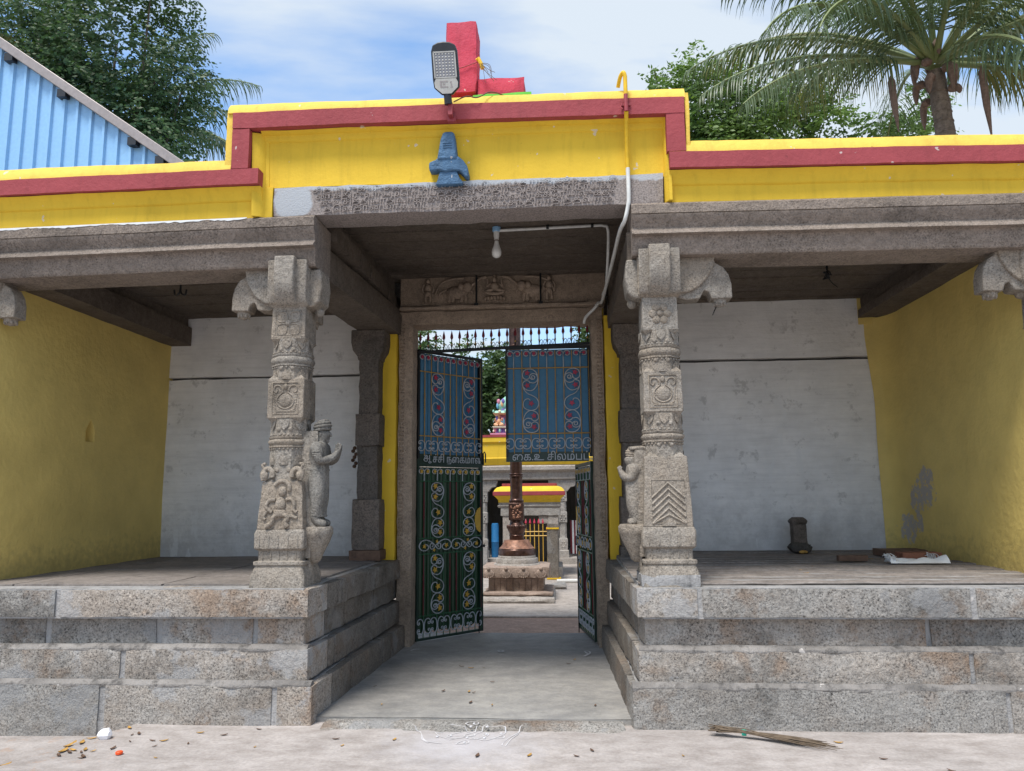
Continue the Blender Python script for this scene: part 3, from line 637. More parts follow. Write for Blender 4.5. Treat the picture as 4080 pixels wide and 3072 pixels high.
# ================================================================ doorway
def ycard(to_y):
    return lambda p, q, a: (p, a, q)
def build_doorway():
    t = thing('door_frame', 'carved brown stone door frame round the iron gates', 'door frame', (-.68, 8.25, .03))
    def jamb(x0, x1, s):
        o = part('jamb', MB().rbox(x0, x1, 8.10, 8.42, .0, 3.50, .08, .008, .02, 40+s), M['door'], t)
        mb = MB(); rnd = random.Random(s)               # two rows of drilled studs down the face
        xs = (x0+.035, x0+.065) if s < 1.5 else (x1-.065, x1-.035)
        for k in range(58):
            z = 1.05+k*.042
            for x in xs:
                mb.add([(x-.010, 8.099, z-.012), (x+.010, 8.099, z-.012), (x+.010, 8.099, z+.012), (x-.010, 8.099, z+.012), (x, 8.086, z)], [(0,1,4),(1,2,4),(2,3,4),(3,0,4)])
        part('stud_carving', mb, M['door'], o, smooth=0, kind='stuff')
    jamb(-1.805, -1.635, 1); jamb(.295, .432, 2)
    part('lintel', MB().rbox(-1.805, .432, 8.11, 8.44, 3.44, 3.60, .1, .008, .02, 43), M['door'], t)
    part('lintel_moulding', MB().rbox(-1.80, .44, 8.07, 8.2, 3.60, 3.655, .1, .006, .02, 44), M['door'], t)
    pan = part('carved_panel', MB().rbox(-1.80, .47, 8.13, 8.5, 3.66, 4.0, .1, .006, .015, 45), M['door'], t, label='panel carved with two elephants bathing a seated figure')
    # relief: two elephants facing a seated figure, an attendant at each end
    mb = MB(); Y0 = 8.125
    def blob(x, z, rx, rz, d=.03): mb.ball((x, Y0, z), (rx, d*1.7, rz), 12, 8)
    def limb(pts, r): mb.tube([(x, Y0-.018, z) for x, z in spline(pts, 4)], r, 7)
    for s in (1, -1):
        X = lambda u: -.72+.42*s*0+(u*s)
        cx = -.74
        px = lambda u: cx-s*u
        blob(px(.42), 3.80, .13, .075); blob(px(.30), 3.86, .06, .06, .04); blob(px(.37), 3.86, .04, .05, .045)
        limb([(px(.27), 3.86), (px(.22), 3.90), (px(.16), 3.95), (px(.09), 3.965)], .016)
        limb([(px(.53), 3.83), (px(.60), 3.80), (px(.62), 3.75)], .010)
        for u in (.33, .37, .47, .51): limb([(px(u), 3.77), (px(u-.012), 3.725), (px(u), 3.685)], .022)
        limb([(px(.28), 3.83), (px(.245), 3.80), (px(.25), 3.775)], .012)
        # foliage arch over the elephant
        limb([(px(.66), 3.78), (px(.60), 3.90), (px(.48), 3.95), (px(.34), 3.96)], .012)
        # attendant
        ax = px(.74) if s > 0 else px(.60)
        blob(ax, 3.935, .026, .034, .035); blob(ax, 3.86, .042, .055, .035); blob(ax, 3.80, .035, .04, .03)
        for q in (-.02, .02): limb([(ax+q, 3.79), (ax+q*1.3, 3.735), (ax+q*1.2, 3.69)], .017)
        for q in (-1, 1): limb([(ax+q*.04, 3.90), (ax+q*.065, 3.85), (ax+q*.05, 3.80)], .011)
    blob(-.74, 3.93, .03, .038, .04); blob(-.74, 3.965, .018, .03, .03); blob(-.74, 3.86, .05, .05, .04)
    for s in (-1, 1):
        limb([(-.74+s*.045, 3.89), (-.74+s*.085, 3.86), (-.74+s*.075, 3.91), (-.74+s*.08, 3.94)], .012)
        limb([(-.74+s*.02, 3.82), (-.74+s*.10, 3.80), (-.74+s*.04, 3.775), (-.74-s*.03, 3.775)], .02)
    for k in range(7): blob(-.74+(k-3)*.035, 3.735-abs(k-3)*.004, .02, .028, .025)
    part('relief', mb, M['door'], pan, smooth=60)
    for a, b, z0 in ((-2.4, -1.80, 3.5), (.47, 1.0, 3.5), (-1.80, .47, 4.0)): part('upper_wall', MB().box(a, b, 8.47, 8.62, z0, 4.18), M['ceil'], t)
    for x in (-.94, -.235):
        mb = MB().tube([(x, 8.085, 3.99), (x, 8.085, 3.66)], .011, 6).box(x-.022, x+.022, 8.07, 8.10, 3.64, 3.665)
        part('iron_strap', mb, M['iron'], t)
    # stub walls that carry the frame, painted yellow
    for L in (True, False):
        x0, x1 = (-1.97, -1.81) if L else (.437, .60)
        mb = MB().rbox(x0, x1, 8.06, 8.45, .9, 3.42, .1, .006, .012, 46+L)
        mb.rbox(x0+(0 if L else .0), x1+(.0 if L else 0), 8.10, 8.46, 3.40, 3.50, .1, .004, .01, 48)
        single('reveal_wall', mb, M['yellow'], 'bright yellow painted strip of wall between stone door frame and ' + ('the column with brown base' if L else 'the column behind the chevron pillar'), 'wall', 'yellow door reveals')
build_doorway()
# ================================================================ gates
def S_scroll():
    """one scroll column, box 1 wide and 4.36 tall, y downwards"""
    k = 195.
    top = [(825,372),(808,362),(812,340),(835,338),(848,358),(838,380),(812,384),(790,366),(786,338),(802,316),(832,308),(866,322),(882,356),(878,396),(858,424),(828,436),(800,430),(785,432)]
    out = [(785,345),(776,372),(748,386),(716,376),(698,346),(697,310),(714,272),(750,250),(792,246),(835,262),(868,300),(885,350),(886,405),(872,462),(846,508),(806,536),(766,534),(726,514),(702,478),(698,444),(712,416),(742,402),(772,410),(786,432)]
    con = [(702,478),(716,524),(760,578),(820,606),(866,640),(890,690),(886,740),(858,784),(812,800),(768,797),(722,772),(702,732),(706,688),(730,654),(766,646),(790,668)]
    f = lambda P, fl: [((x-695)/k if not fl else 1-((x-695)/k), (y-245)/k if not fl else 4.36-(y-245)/k) for x, y in P]
    return [f(top, 0), f(out, 0), f(con, 0), f(top, 1), f(out, 1)], [(.30,.28),(.30,1.14),(.54,2.38),(.70,4.36-.28-.1),(.70,4.36-1.14)]
SC, SCL = S_scroll()
def C_scroll(sg):
    """a C shape opening to +sg, box 1 wide 1.7 tall, centred"""
    P = [(.30,.42),(.16,.44),(.12,.34),(.22,.24),(.38,.28),(.46,.45),(.38,.66),(.16,.78),(-.14,.74),(-.36,.48),(-.44,.0)]
    Q = [(x, -y) for x, y in P[-2::-1]]
    return [(x*sg, y) for x, y in P+Q]
LEAF = []
for k in range(20):
    a = 2*math.pi*k/20; LEAF.append((math.cos(a)*(1 if k % 4 == 0 else .62 if k % 2 else .42), math.sin(a)*(1 if k % 4 == 0 else .62 if k % 2 else .42)))
def frame_fn(h, d, n):
    return lambda u, w, k=0: (h[0]+d[0]*u+n[0]*k, h[1]+d[1]*u+n[1]*k, w)
def bar(parent, F, name, mat, a, b, r=.006, d=.012, n=6):
    return part(name, MB().tube([F(a[0], a[1], d), F(b[0], b[1], d)], r, n), M[mat], parent)
def twisted(parent, F, mat, u, w0, w1):
    o = bar(parent, F, 'bar', mat, (u, w0), (u, w1), .0055, .012)
    a, b = w0+(w1-w0)*.34, w0+(w1-w0)*.66; mb = MB()
    for ph in (0, math.pi):
        mb.tube([F(u+.006*math.cos(ph+i*.9), a+(b-a)*i/40, .012+.006*math.sin(ph+i*.9)) for i in range(41)], .004, 5)
    part('twist', mb, M[mat], parent)
def leaf_at(parent, F, u, w, r, rot, mat):
    c, s = math.cos(rot), math.sin(rot)
    part('leaf_ornament', MB().prism([(u+r*(x*c-y*s), w+r*(x*s+y*c)) for x, y in LEAF], .016, .026, lambda p, q, a: F(p, q, a)), M[mat], parent, smooth=0)
def scroll_col(parent, F, u0, wt, wd, ht, leafmat, mir, seed):
    rnd = random.Random(seed)
    for P in SC:
        pts = spline(P, 3); o = [F(u0+(x if not mir else 1-x)*wd, wt-y*ht/4.36, .02) for x, y in pts]
        part('scroll', MB().tube(o, .0058, 5), M['silver'], parent, smooth=60)
    for x, y in SCL: leaf_at(parent, F, u0+(x if not mir else 1-x)*wd, wt-y*ht/4.36, .036, rnd.random()*6, leafmat)
def panel(parent, F, W, zt, zb, zc0, zb1, zb2, barmat, leafmat, twmat, seed):
    """curl row, rail, scroll field, rail; pitch W/10.3"""
    p = W/10.35
    for k in range(1, 11):
        u = k*p
        if k % 2:   # stem with two curls
            bar(parent, F, 'stem', 'silver', (u, zb1), (u, zc0-.03), .0062)
            for s in (-1, 1):
                P = [(0,-.9),(0,-.2),(.25,.55),(.75,.8),(1.25,.55),(1.4,0),(1.15,-.5),(.7,-.6),(.45,-.35)]
                part('scroll', MB().tube([F(u+s*x*p*.56+0, zc0-.035+y*.038, .016) for x, y in spline(P, 3)], .0055, 5), M['silver'], parent, smooth=60)
                leaf_at(parent, F, u+s*p*.46, zc0-.033, .027, seed+k, leafmat)
        else: bar(parent, F, 'bar', barmat, (u, zb1), (u, zc0), .0055)
    for z in (zb1, zb2): bar(parent, F, 'rail', barmat, (.02, z), (W-.03, z), .0072)
    for k in (1, 2, 4, 5, 6, 7, 9, 10):
        if k in (1, 5, 6, 10): twisted(parent, F, twmat, k*p, zb2, zb1)
        else: bar(parent, F, 'bar', barmat, (k*p, zb2), (k*p, zb1), .0055)
def crow(parent, F, W, zc, h, zt, zb, barmat):
    p = W/10.35
    for k in range(10):
        u = (k+.55)*p; sg = -1 if k % 2 == 0 else 1
        part('scroll', MB().tube([F(u+x*p*1.0, zc+y*h*.6, .018) for x, y in spline(C_scroll(sg), 3)], .0055, 5), M['silver'], parent, smooth=60)
        bar(parent, F, 'bar', barmat, ((k+1)*p, zb), ((k+1)*p, zt), .0055)
def frame4(parent, F, W, z0, z1, mat, w=.035, d=.018):
    for nm, u0, u1, a, b in (('stile', 0, w, z0, z1), ('stile', W-w, W, z0, z1), ('top_rail', w, W-w, z1-w, z1), ('bottom_rail', w, W-w, z0, z0+w)):
        part(nm, MB().hexa([F(u0,a,-d),F(u1,a,-d),F(u1,a,d),F(u0,a,d),F(u0,b,-d),F(u1,b,-d),F(u1,b,d),F(u0,b,d)]), M[mat], parent, bevel=.002)
def sheet(parent, F, W, z0, z1, mat, corr, ragged=False):
    n = 96 if corr else 4; mb = MB(); rows = []
    for z in (z0, z1):
        rows.append([F(.02+(W-.04)*i/n, z+(.03*fz((i*.11, 0, 3), 1.9)+.012*fz((i*.5,1,1), 1.3) if ragged and z == z0 else 0), -.012+(.008*math.cos(i/96*W/.06*2*math.pi) if corr else 0)) for i in range(n+1)])
    mb.loft(rows, cap=False, close=False); part('sheet', mb, M[mat], parent, smooth=60)
def upper_leaf(t, F, W, corr):
    up = part('upper_frame', MB().hexa([F(.0,3.185,-.016),F(W,3.185,-.016),F(W,3.185,.016),F(0,3.185,.016),F(0,3.215,-.016),F(W,3.215,-.016),F(W,3.215,.016),F(0,3.215,.016)]), M['iron'], t)
    for a, b in ((0, .025), (W-.045, W)):
        part('stile', MB().hexa([F(a,1.99,-.016),F(b,1.99,-.016),F(b,1.99,.016),F(a,1.99,.016),F(a,3.184,-.016),F(b,3.184,-.016),F(b,3.184,.016),F(a,3.184,.016)]), M['iron'], up)
    sheet(up, F, W, 2.03, 3.18, 'gate_blue', corr)
    panel(up, F, W, 3.18, 2.05, 3.165, 2.97, 2.245, 'gold', 'redleaf', 'gold', 3)
    p = W/10.35
    scroll_col(up, F, p*2.05, 2.96, p*1.9, .705, 'redleaf', False, 4); scroll_col(up, F, p*7.05, 2.96, p*1.9, .705, 'redleaf', True, 5)
    crow(up, F, W, 2.135, .12, 2.245, 2.03, 'gold')
def name_plate(t, F, W, body, z0=1.94, z1=2.045, reach=0):
    pl = part('name_plate', MB().hexa([F(-.0,z0,-.012),F(W+reach,z0,-.012),F(W+reach,z0,.006),F(0,z0,.006),F(0,z1,-.012),F(W+reach,z1,-.012),F(W+reach,z1,.006),F(0,z1,.006)]), M['iron_green'], t)
    return pl
def lower_leaf(t, F, W):
    lo = part('lower_frame', MB().hexa([F(0,1.905,-.016),F(W,1.905,-.016),F(W,1.905,.016),F(0,1.905,.016),F(0,1.939,-.016),F(W,1.939,-.016),F(W,1.939,.016),F(0,1.939,.016)]), M['iron_green'], t)
    for nm, a, b, z0, z1 in (('stile', 0, .025, .05, 1.904), ('stile', W-.045, W, .05, 1.904), ('bottom_rail', .026, W-.046, .05, .078)):
        part(nm, MB().hexa([F(a,z0,-.016),F(b,z0,-.016),F(b,z0,.016),F(a,z0,.016),F(a,z1,-.016),F(b,z1,-.016),F(b,z1,.016),F(a,z1,.016)]), M['iron_green'], lo)
    sheet(lo, F, W, .135, 1.90, 'gate_green', True, True)
    panel(lo, F, W, 1.9, 1.12, 1.885, 1.745, 1.125, 'green_bar', 'yellow_leaf', 'maroon', 7)
    p = W/10.35
    for z in (1.73, .945):
        scroll_col(lo, F, p*2.05, z, p*1.9, .60 if z > 1 else .63, 'yellow_leaf', False, int(z*9)); scroll_col(lo, F, p*7.05, z, p*1.9, .60 if z > 1 else .63, 'yellow_leaf', True, int(z*7))
    for z in (.955, .305): bar(lo, F, 'rail', 'green_bar', (.02, z), (W-.03, z), .0075)
    for k in (1, 2, 4, 5, 6, 7, 9, 10):
        if k in (1, 5, 6, 10): twisted(lo, F, 'maroon', k*p, .305, .955)
        else: bar(lo, F, 'bar', 'green_bar', (k*p, .305), (k*p, .955), .0055)
    # lying scrolls of the middle band
    for c in (.26, .73):
        for s in (1, -1):
            P = [(.0,0),(.22,.30),(.55,.52),(.85,.42),(1.0,.05),(.88,-.30),(.6,-.38),(.42,-.15),(.52,.12),(.66,.10)]
            for m in (1, -1):
                part('scroll', MB().tube([F(W*c+s*x*W*.235, 1.04+m*s*y*.125*(1 if m == s else .55), .02) for x, y in spline([(x*(1 if m == s else .34), y) for x, y in P], 3)], .0058, 5), M['silver'], lo, smooth=60)
            leaf_at(lo, F, W*c+s*W*.16, 1.04, .028, c*9+s, 'yellow_leaf'); leaf_at(lo, F, W*c+s*.02, 1.04+.045*s, .02, c*5, 'yellow_leaf')
    crow(lo, F, W, .195, .17, .305, .078, 'green_bar')
    # half rosette and latch at the free edge
    mb = MB(); P = [(W-.046, 1.17), (W-.046, 1.44)]
    ros = [(W-.045-.085*abs(math.cos(a))*(1+.05*math.cos(a*22)), 1.305+.14*math.sin(a)*(1+.03*math.cos(a*22))) for a in [math.pi/2-math.pi*k/44 for k in range(45)]]
    part('half_rosette', MB().prism(ros, .018, .024, lambda p, q, a: F(p, q, a)), M['yellow_leaf'], lo, smooth=0)
    mb = MB().tube([F(W-.02,1.10,.02),F(W-.02,1.0,.02)], .012, 8).hexa([F(W-.03,.99,.016),F(W+.02,.99,.016),F(W+.02,.99,.03),F(W-.03,.99,.03),F(W-.03,1.02,.016),F(W+.02,1.02,.016),F(W+.02,1.02,.03),F(W-.03,1.02,.03)])
    part('latch', mb, M['iron'], lo)
    part('drop_bolt', MB().tube([F(W-.07,.30,.022),F(W-.07,.0,.022)], .007, 6), M['iron'], lo)
def build_gates():
    W = .95
    t = thing('gate_leaf', 'tall open gate leaf, corrugated blue above dark green, with white scrollwork', 'gate', (-1.63, 8.32, .03), 'iron gate leaves')
    d = (.674, .739); n = (.739, -.674); F = frame_fn((-1.63, 8.32), d, n)
    upper_leaf(t, F, W, True); lower_leaf(t, F, W)
    pl = name_plate(t, F, W, '', reach=.03)
    mb = text_mb('ச்சி நைகமாள', .118, lambda a, b, c: F(.215+a, 1.955+b, .008+c), .003, width=.72)
    if mb.v: part('lettering', mb, M['silver'], pl, smooth=0)
    aa = [[(.36,.60),(.26,.70),(.12,.62),(.16,.48),(.34,.47),(.46,.60),(.42,.82),(.24,.92),(.06,.84)],[(.34,.47),(.10,.44),(.02,.24),(.16,.04),(.38,.05),(.46,.22),(.40,.40)],[(.12,.40),(.72,.40)],[(.72,.95),(.72,.08),(.60,-.10),(.74,-.24),(.92,-.14),(.86,.02),(.70,-.02)]]
    for st in aa: part('lettering', MB().tube([F(.085+x*.11, 1.962+y*.075, .012) for x, y in (spline(st, 4) if len(st) > 2 else st)], .005, 5), M['silver'], pl)
    part('hook', MB().tube([F(W+.01,1.945,.015),F(W+.01,2.08,.015),F(W+.03,2.095,.015),F(W+.045,2.07,.015),F(W+.045,1.97,.015)], .008, 6), M['iron'], pl)
    t = thing('gate_leaf', 'closed flat blue upper gate leaf with white scrollwork and red leaves', 'gate', (.305, 8.32, 1.94), 'iron gate leaves')
    F0 = frame_fn((.305, 8.32), (-1, 0), (0, -1)); F = lambda u, w, k=0: F0(W-u, w, k)
    upper_leaf(t, F, W, False)
    pl = name_plate(t, F, W-.05, '')
    mb = text_mb('ைக.உ சிலம்பட்டி', .118, lambda a, b, c: F(.07+a, 1.955+b, .008+c), .003, width=.93)
    if mb.v: part('lettering', mb, M['silver'], pl, smooth=0)
    t = thing('gate_leaf', 'swung-back green lower gate leaf seen nearly edge on', 'gate', (.285, 8.34, .03), 'iron gate leaves')
    F = frame_fn((.285, 8.34), (-.165, .986), (-.986, -.165))
    lower_leaf(t, F, W)
    # crest of spears over the gates
    t = thing('spear_crest', 'black iron rail with dark red spear points above the gates', 'railing', (-.67, 8.32, 3.16))
    F = lambda u, w, k=0: (-1.64+u, 8.33-k, w+.03*u)
    part('rail', MB().hexa([F(0,3.165,-.018),F(1.94,3.165,-.018),F(1.94,3.165,.018),F(0,3.165,.018),F(0,3.195,-.018),F(1.94,3.195,-.018),F(1.94,3.195,.018),F(0,3.195,.018)]), M['iron'], t)
    for k in range(22):
        u = .035+k*.0892
        sp = part('spear', MB().tube([F(u,3.195),F(u,3.31)], .007, 6), M['iron'], t)
        mb = MB().loft([[F(u-w,z,0),F(u,z,.010 if w > .004 else .003),F(u+w,z,0),F(u,z,-.010 if w > .004 else -.003)] for w, z in ((.004,3.300),(.017,3.325),(.015,3.35),(.0015,3.41))]); part('spear_head', mb, M['maroon'], sp, smooth=0)
        part('collar', MB().ball(F(u,3.25,0), (.011,.011,.014), 8, 5), M['gold'], sp)
        if k % 3 != 2 and k < 21:
            for s in (0, 1):
                P = [(0,.0),(.18,.30),(.48,.42),(.70,.25),(.62,.02),(.42,.02),(.40,.2)]
                part('scroll', MB().tube([F(u+.0892*(x*.62 if not s else 1-x*.62), 3.198+y*.13+s*.0, .0) for x, y in spline(P, 3)], .0035, 5), M['iron'], t)
build_gates()
# ================================================================ carved pillars
import bmesh
def ring8(xc, yc, h, c, z):
    return [(xc+a, yc+b, z) for a, b in ((-h+c,-h),(h-c,-h),(h,-h+c),(h,h-c),(h-c,h),(-h+c,h),(-h,h-c),(-h,-h+c))]
def stack(xc, yc, secs, sub=.05, seed=0, amp=.003):
    """rows (half width, chamfer ratio, z); extra rings and noise make the stone uneven"""
    rings = []
    for i, (h, c, z) in enumerate(secs):
        if i:
            h0, c0, z0 = secs[i-1]; n = int((z-z0)/sub)
            for k in range(1, n):
                t = k/n; rings.append((h0+(h-h0)*t, c0+(c-c0)*t, z0+(z-z0)*t))
        rings.append((h, c, z))
    out = []
    for h, c, z in rings:
        r = ring8(xc, yc, h, h*c, z); out.append([(p[0]+amp*fz(p, 9, seed), p[1]+amp*fz(p, 9, seed+2), p[2]) for p in r])
    return MB().loft(out)
def relief_tube(mb, pts, xc, fy, r=.006, k=4, closed=False):
    mb.tube([(xc+x, fy(z)+.001, z) for x, z in spline(pts, k, closed)], r, 6, closed)
def figure(name, parent, base, face, H, thick, mat, label=None):
    """one skinned body standing with palms joined, facing +x*face"""
    V = [(0,0,.47,.088),(.012,0,.565,.078),(.02,0,.68,.098),(.02,0,.785,.046),(.04,0,.85,.058),(.045,0,.925,.062)]
    E = [(0,1),(1,2),(2,3),(3,4),(4,5)]
    for s in (1, -1):
        b = len(V)
        V += [(.0,.055*s,.42,.078),(.025,.058*s,.25,.062),(.0,.06*s,.06,.043),(.05,.063*s,.032,.036),(.12,.066*s,.022,.026)]; E += [(0,b),(b,b+1),(b+1,b+2),(b+2,b+3),(b+3,b+4)]
        b = len(V)
        V += [(.02,.125*s,.745,.050),(.055,.15*s,.60,.040),(.165,.045*s,.645,.030),(.20,.020*s,.695,.024)]; E += [(2,b),(b,b+1),(b+1,b+2),(b+2,b+3)]
        h = b+3
        for q, dx, dz in ((0,-.028,.070),(1,-.010,.085),(2,.008,.082),(3,.024,.068)):
            V += [(.20+dx*.7,.016*s,.735,.0085),(.20+dx,.011*s,.705+dz,.0065)]; k = len(V); E += [(h,k-2),(k-2,k-1)]
        V += [(.165,.012*s,.73,.008)]; E += [(h, len(V)-1)]
    bm = bmesh.new(); lay = bm.verts.layers.skin.verify(); vs = []
    off = wo(parent)
    for i, (x, y, z, r) in enumerate(V):
        v = bm.verts.new((base[0]+face*x*H-off[0], base[1]+y*H-off[1], base[2]+z*H-off[2])); v[lay].radius = (r*H*thick, r*H*thick); v[lay].use_root = (i == 0); vs.append(v)
    for a, b in E: bm.edges.new((vs[a], vs[b]))
    me = bpy.data.meshes.new(name); bm.to_mesh(me); bm.free(); me.materials.append(mat)
    o = bpy.data.objects.new(name, me); COL.objects.link(o); o.parent = parent; WO[o.name] = off
    if label: o['label'] = label
    m = o.modifiers.new('skin', 'SKIN'); m.use_smooth_shade = True
    m = o.modifiers.new('sub', 'SUBSURF'); m.levels = 2; m.render_levels = 2
    P = lambda x, y, z: (base[0]+face*x*H, base[1]+y*H, base[2]+z*H)
    mb = MB()                                            # turban, face, bands
    for z, r in ((.915,.070),(.945,.074),(.972,.066),(.992,.045)):
        mb.tube([P(.035+r*math.cos(a), r*math.sin(a), z+.012*math.cos(a)) for a in [2*math.pi*i/16 for i in range(16)]], .016*H, 6, True)
    mb.ball(P(.035,0,.965), (.062*H,.062*H,.035*H)); part('turban', mb, mat, o, smooth=60)
    mb = MB().tube([P(.098,0,.895),P(.112,0,.873),P(.118,0,.858),P(.100,0,.852)], [.010*H,.012*H,.014*H,.008*H], 6)
    for s in (1, -1):
        mb.ball(P(.090,.026*s,.888), (.012*H,.015*H,.009*H), 8, 6); mb.ball(P(.035,.062*s,.872), (.014*H,.010*H,.028*H), 8, 6)
    mb.ball(P(.096,0,.836), (.014*H,.022*H,.006*H), 8, 6); mb.ball(P(.096,0,.826), (.013*H,.019*H,.006*H), 8, 6); mb.ball(P(.086,0,.805), (.018*H,.022*H,.016*H), 8, 6)
    part('face', mb, mat, o, smooth=60)
    mb = MB()                                            # draped garment hem, waistband, armlets
    for z, r in ((.10,.085),(.53,.098)): mb.tube([P(.01+r*.9*math.cos(a), r*1.15*math.sin(a), z) for a in [2*math.pi*i/18 for i in range(18)]], .012*H, 6, True)
    rings = [[P(.008+r*.85*math.cos(a)+.004*math.cos(a*9), r*1.25*math.sin(a), z) for a in [2*math.pi*i/36 for i in range(36)]] for r, z in ((.092,.10),(.094,.2),(.092,.32),(.100,.42),(.098,.53))]
    mb.loft(rings)
    for s in (1, -1):
        for z in (.655,.675,.695): mb.tube([P(.035+.045*math.cos(a), .138*s+.045*math.sin(a), z) for a in [2*math.pi*i/12 for i in range(12)]], .006*H, 5, True)
    part('garment', mb, mat, o, smooth=60)
    return o
ARM = [(.10,3.335),(.372,3.335),(.378,3.303),(.426,3.271),(.460,3.212),(.476,3.139),(.478,3.028),(.344,3.024),(.33,3.075),(.297,3.094),(.27,3.03),(.185,3.02),(.10,3.045)]
ARMIN = [(.09,3.345),(.372,3.345),(.357,3.265),(.32,3.185),(.27,3.12),(.21,3.078),(.09,3.06)]
def corbel(cap, xc, yc, dx, dy, sc=1.0, short=False):
    to = lambda t: (lambda p, q, a: (xc+dx*p*sc-dy*a*t, yc+dy*p*sc+dx*a*t, q))
    mb = MB().prism(ARM, -.07, .07, to(1)); o = part('corbel_arm', mb, M['pillar'], cap, bevel=.008)
    part('corbel_block', MB().prism(ARMIN, -.10, .10, to(1)), M['pillar'], cap, bevel=.008)
    u = .405*sc; mb = MB().lathe([(.012,2.972),(.032,2.982),(.05,3.005),(.055,3.03),(.05,3.045)], xc+dx*u, yc+dy*u, 14)
    for k in range(8):
        a = 2*math.pi*k/8; mb.ball((xc+dx*u+.042*math.cos(a), yc+dy*u+.042*math.sin(a), 3.0), (.012,.012,.022), 6, 4)
    part('pendant', mb, M['pillar'], cap, smooth=60)
def build_pillar(L, xo=None):
    xc, yc = (-2.115, 5.755) if L else (.725, 5.755)
    s = 1 if L else -1
    if xo: xc = xo
    #      # s: direction of the passage
    t = thing('carved_pillar', 'carved granite pillar with a turbaned figure joining its palms' if L else 'carved granite pillar with chevron panel and a stout capped figure', 'pillar', (xc, yc, .925), 'carved front pillars')
    Q, O = .07, .586
    base = part('base', stack(xc, yc, [(.207,Q,.915),(.203,Q,1.005),(.178,Q,1.076),(.19,Q,1.08),(.19,Q,1.106),(.163,Q,1.11),(.163,Q,1.184),(.176,Q,1.19),(.188,Q,1.20),(.190,Q,1.308),(.178,Q,1.338)], seed=L), M['pillar'], t, bevel=.004)
    if not L: part('cement_foot', MB().rbox(xc-.212, xc+.205, yc-.212, yc+.2, .92, 1.01, .09, .004, .012, 9), M['mortar'], base)
    zp = 1.69 if L else 1.84
    fy = lambda z: yc-(.175+(.152-.175)*(z-1.34)/(zp-1.34))
    pan = part('panel_block', stack(xc, yc, [(.175,.03,1.34),(.152,.03,zp)], seed=2), M['pillar'], t, bevel=.004)
    def shaft(z0, z1): return part('octagonal_shaft', stack(xc, yc, [(.140,O,z0),(.138,O,z1)], seed=3), M['pillar'], t)
    def ringband(z0, z1):
        part('ring_band', stack(xc, yc, [(.140,O,z0),(.148,O,z0+.003),(.148,O,z0+.014),(.141,O,z0+.018),(.150,O,z0+.03),(.156,O,(z0+z1)/2),(.150,O,z1-.028),(.141,O,z1-.02),(.148,O,z1-.014),(.148,O,z1)], 9, 4, .002), M['pillar'], t, smooth=50)
    shaft(zp, 1.945); ringband(1.945, 2.03); shaft(2.03, 2.17)
    cube = part('cube_block', stack(xc, yc, [(.143,.04,2.167),(.140,.04,2.467)], seed=5), M['pillar'], t, bevel=.004)
    shaft(2.467, 2.57); ringband(2.57, 2.667); shaft(2.667, 2.785)
    cube2 = part('cube_block', stack(xc, yc, [(.135,.04,2.78),(.130,.04,3.03)], seed=6), M['pillar'], t, bevel=.004)
    # corner tabs and studs where squares turn to octagons
    for z, up in ((zp, 1), (2.167, -1), (2.467, 1), (2.78, -1)):
        mb = MB()
        for a in (-1, 1):
            for b in (-1, 1): mb.add([(xc+a*.138, yc+b*.138, z), (xc+a*.138, yc+b*.055, z), (xc+a*.055, yc+b*.138, z), (xc+a*.10, yc+b*.10, z+up*.045)], [(0,1,3),(1,2,3),(2,0,3),(0,2,1)])
        for k in (-.045, .045): mb.ball((xc+k, yc-.138, z+up*.085), (.018,.012,.018), 8, 6); 
        part('corner_tab', mb, M['pillar'], t, smooth=50)
    # bead rows round the bands, hanging tabs on the faces
    for z in (1.935, 2.04, 2.56, 2.677):
        mb = MB()
        for k in range(28):
            a = 2*math.pi*k/28; rr = .139/max(abs(math.cos((a+math.pi/8) % (math.pi/4)-math.pi/8)), .9); mb.ball((xc+rr*math.cos(a), yc+rr*math.sin(a), z), (.011,.011,.010), 6, 4)
        part('bead_row', mb, M['pillar'], t, smooth=60)
    for z0, up in ((2.11, 1), (2.51, -1), (2.735, 1), (1.86, -1)):
        mb = MB()
        for k in range(8):
            a = math.pi/4*k; c, q = math.cos(a), math.sin(a); rr = .139
            P = lambda u, w, d: (xc+c*(rr+d)-q*u, yc+q*(rr+d)+c*u, z0+up*w)
            mb.add([P(-.038,.045,0), P(.038,.045,0), P(.030,-.005,.010), P(0,-.035,.012), P(-.030,-.005,.010), P(0,.045,.014)], [(0,5,4),(5,1,2),(5,2,3),(5,3,4)])
        part('hanging_tab', mb, M['pillar'], t, smooth=20)
    for z0, z1, h in ((1.215, 1.295, .1895), (1.12, 1.175, .164)):
        mb = MB()
        for k in range(5):
            u = (k-2)*h*.38
            mb.tube([(xc+u, yc-h, z0), (xc+u, yc-h, z1)], .005, 5); mb.tube([(xc+s*h, yc+u, z0), (xc+s*h, yc+u, z1)], .005, 5)
        part('fluting', mb, M['pillar'], base, smooth=50)
    # reliefs
    f2 = lambda z: yc-.1425; f3 = lambda z: yc-.1335
    mb = MB(); c = 2.317
    relief_tube(mb, [(-.10,c-.12),(.10,c-.12),(.10,c+.12),(-.10,c+.12)], xc, f2, .005, 1, True)
    pot = [(-.02,c+.075),(-.028,c+.055),(-.022,c+.045),(-.055,c+.015),(-.066,c-.02),(-.05,c-.06),(0,c-.08),(.05,c-.06),(.066,c-.02),(.055,c+.015),(.022,c+.045),(.028,c+.055),(.02,c+.075)]
    relief_tube(mb, pot, xc, f2, .007)
    mb.ball((xc, f2(0), c-.015), (.052,.014,.052), 14, 8)
    for z in (c-.012, c-.026): relief_tube(mb, [(-.062,z),(.062,z)], xc, f2, .005, 1)
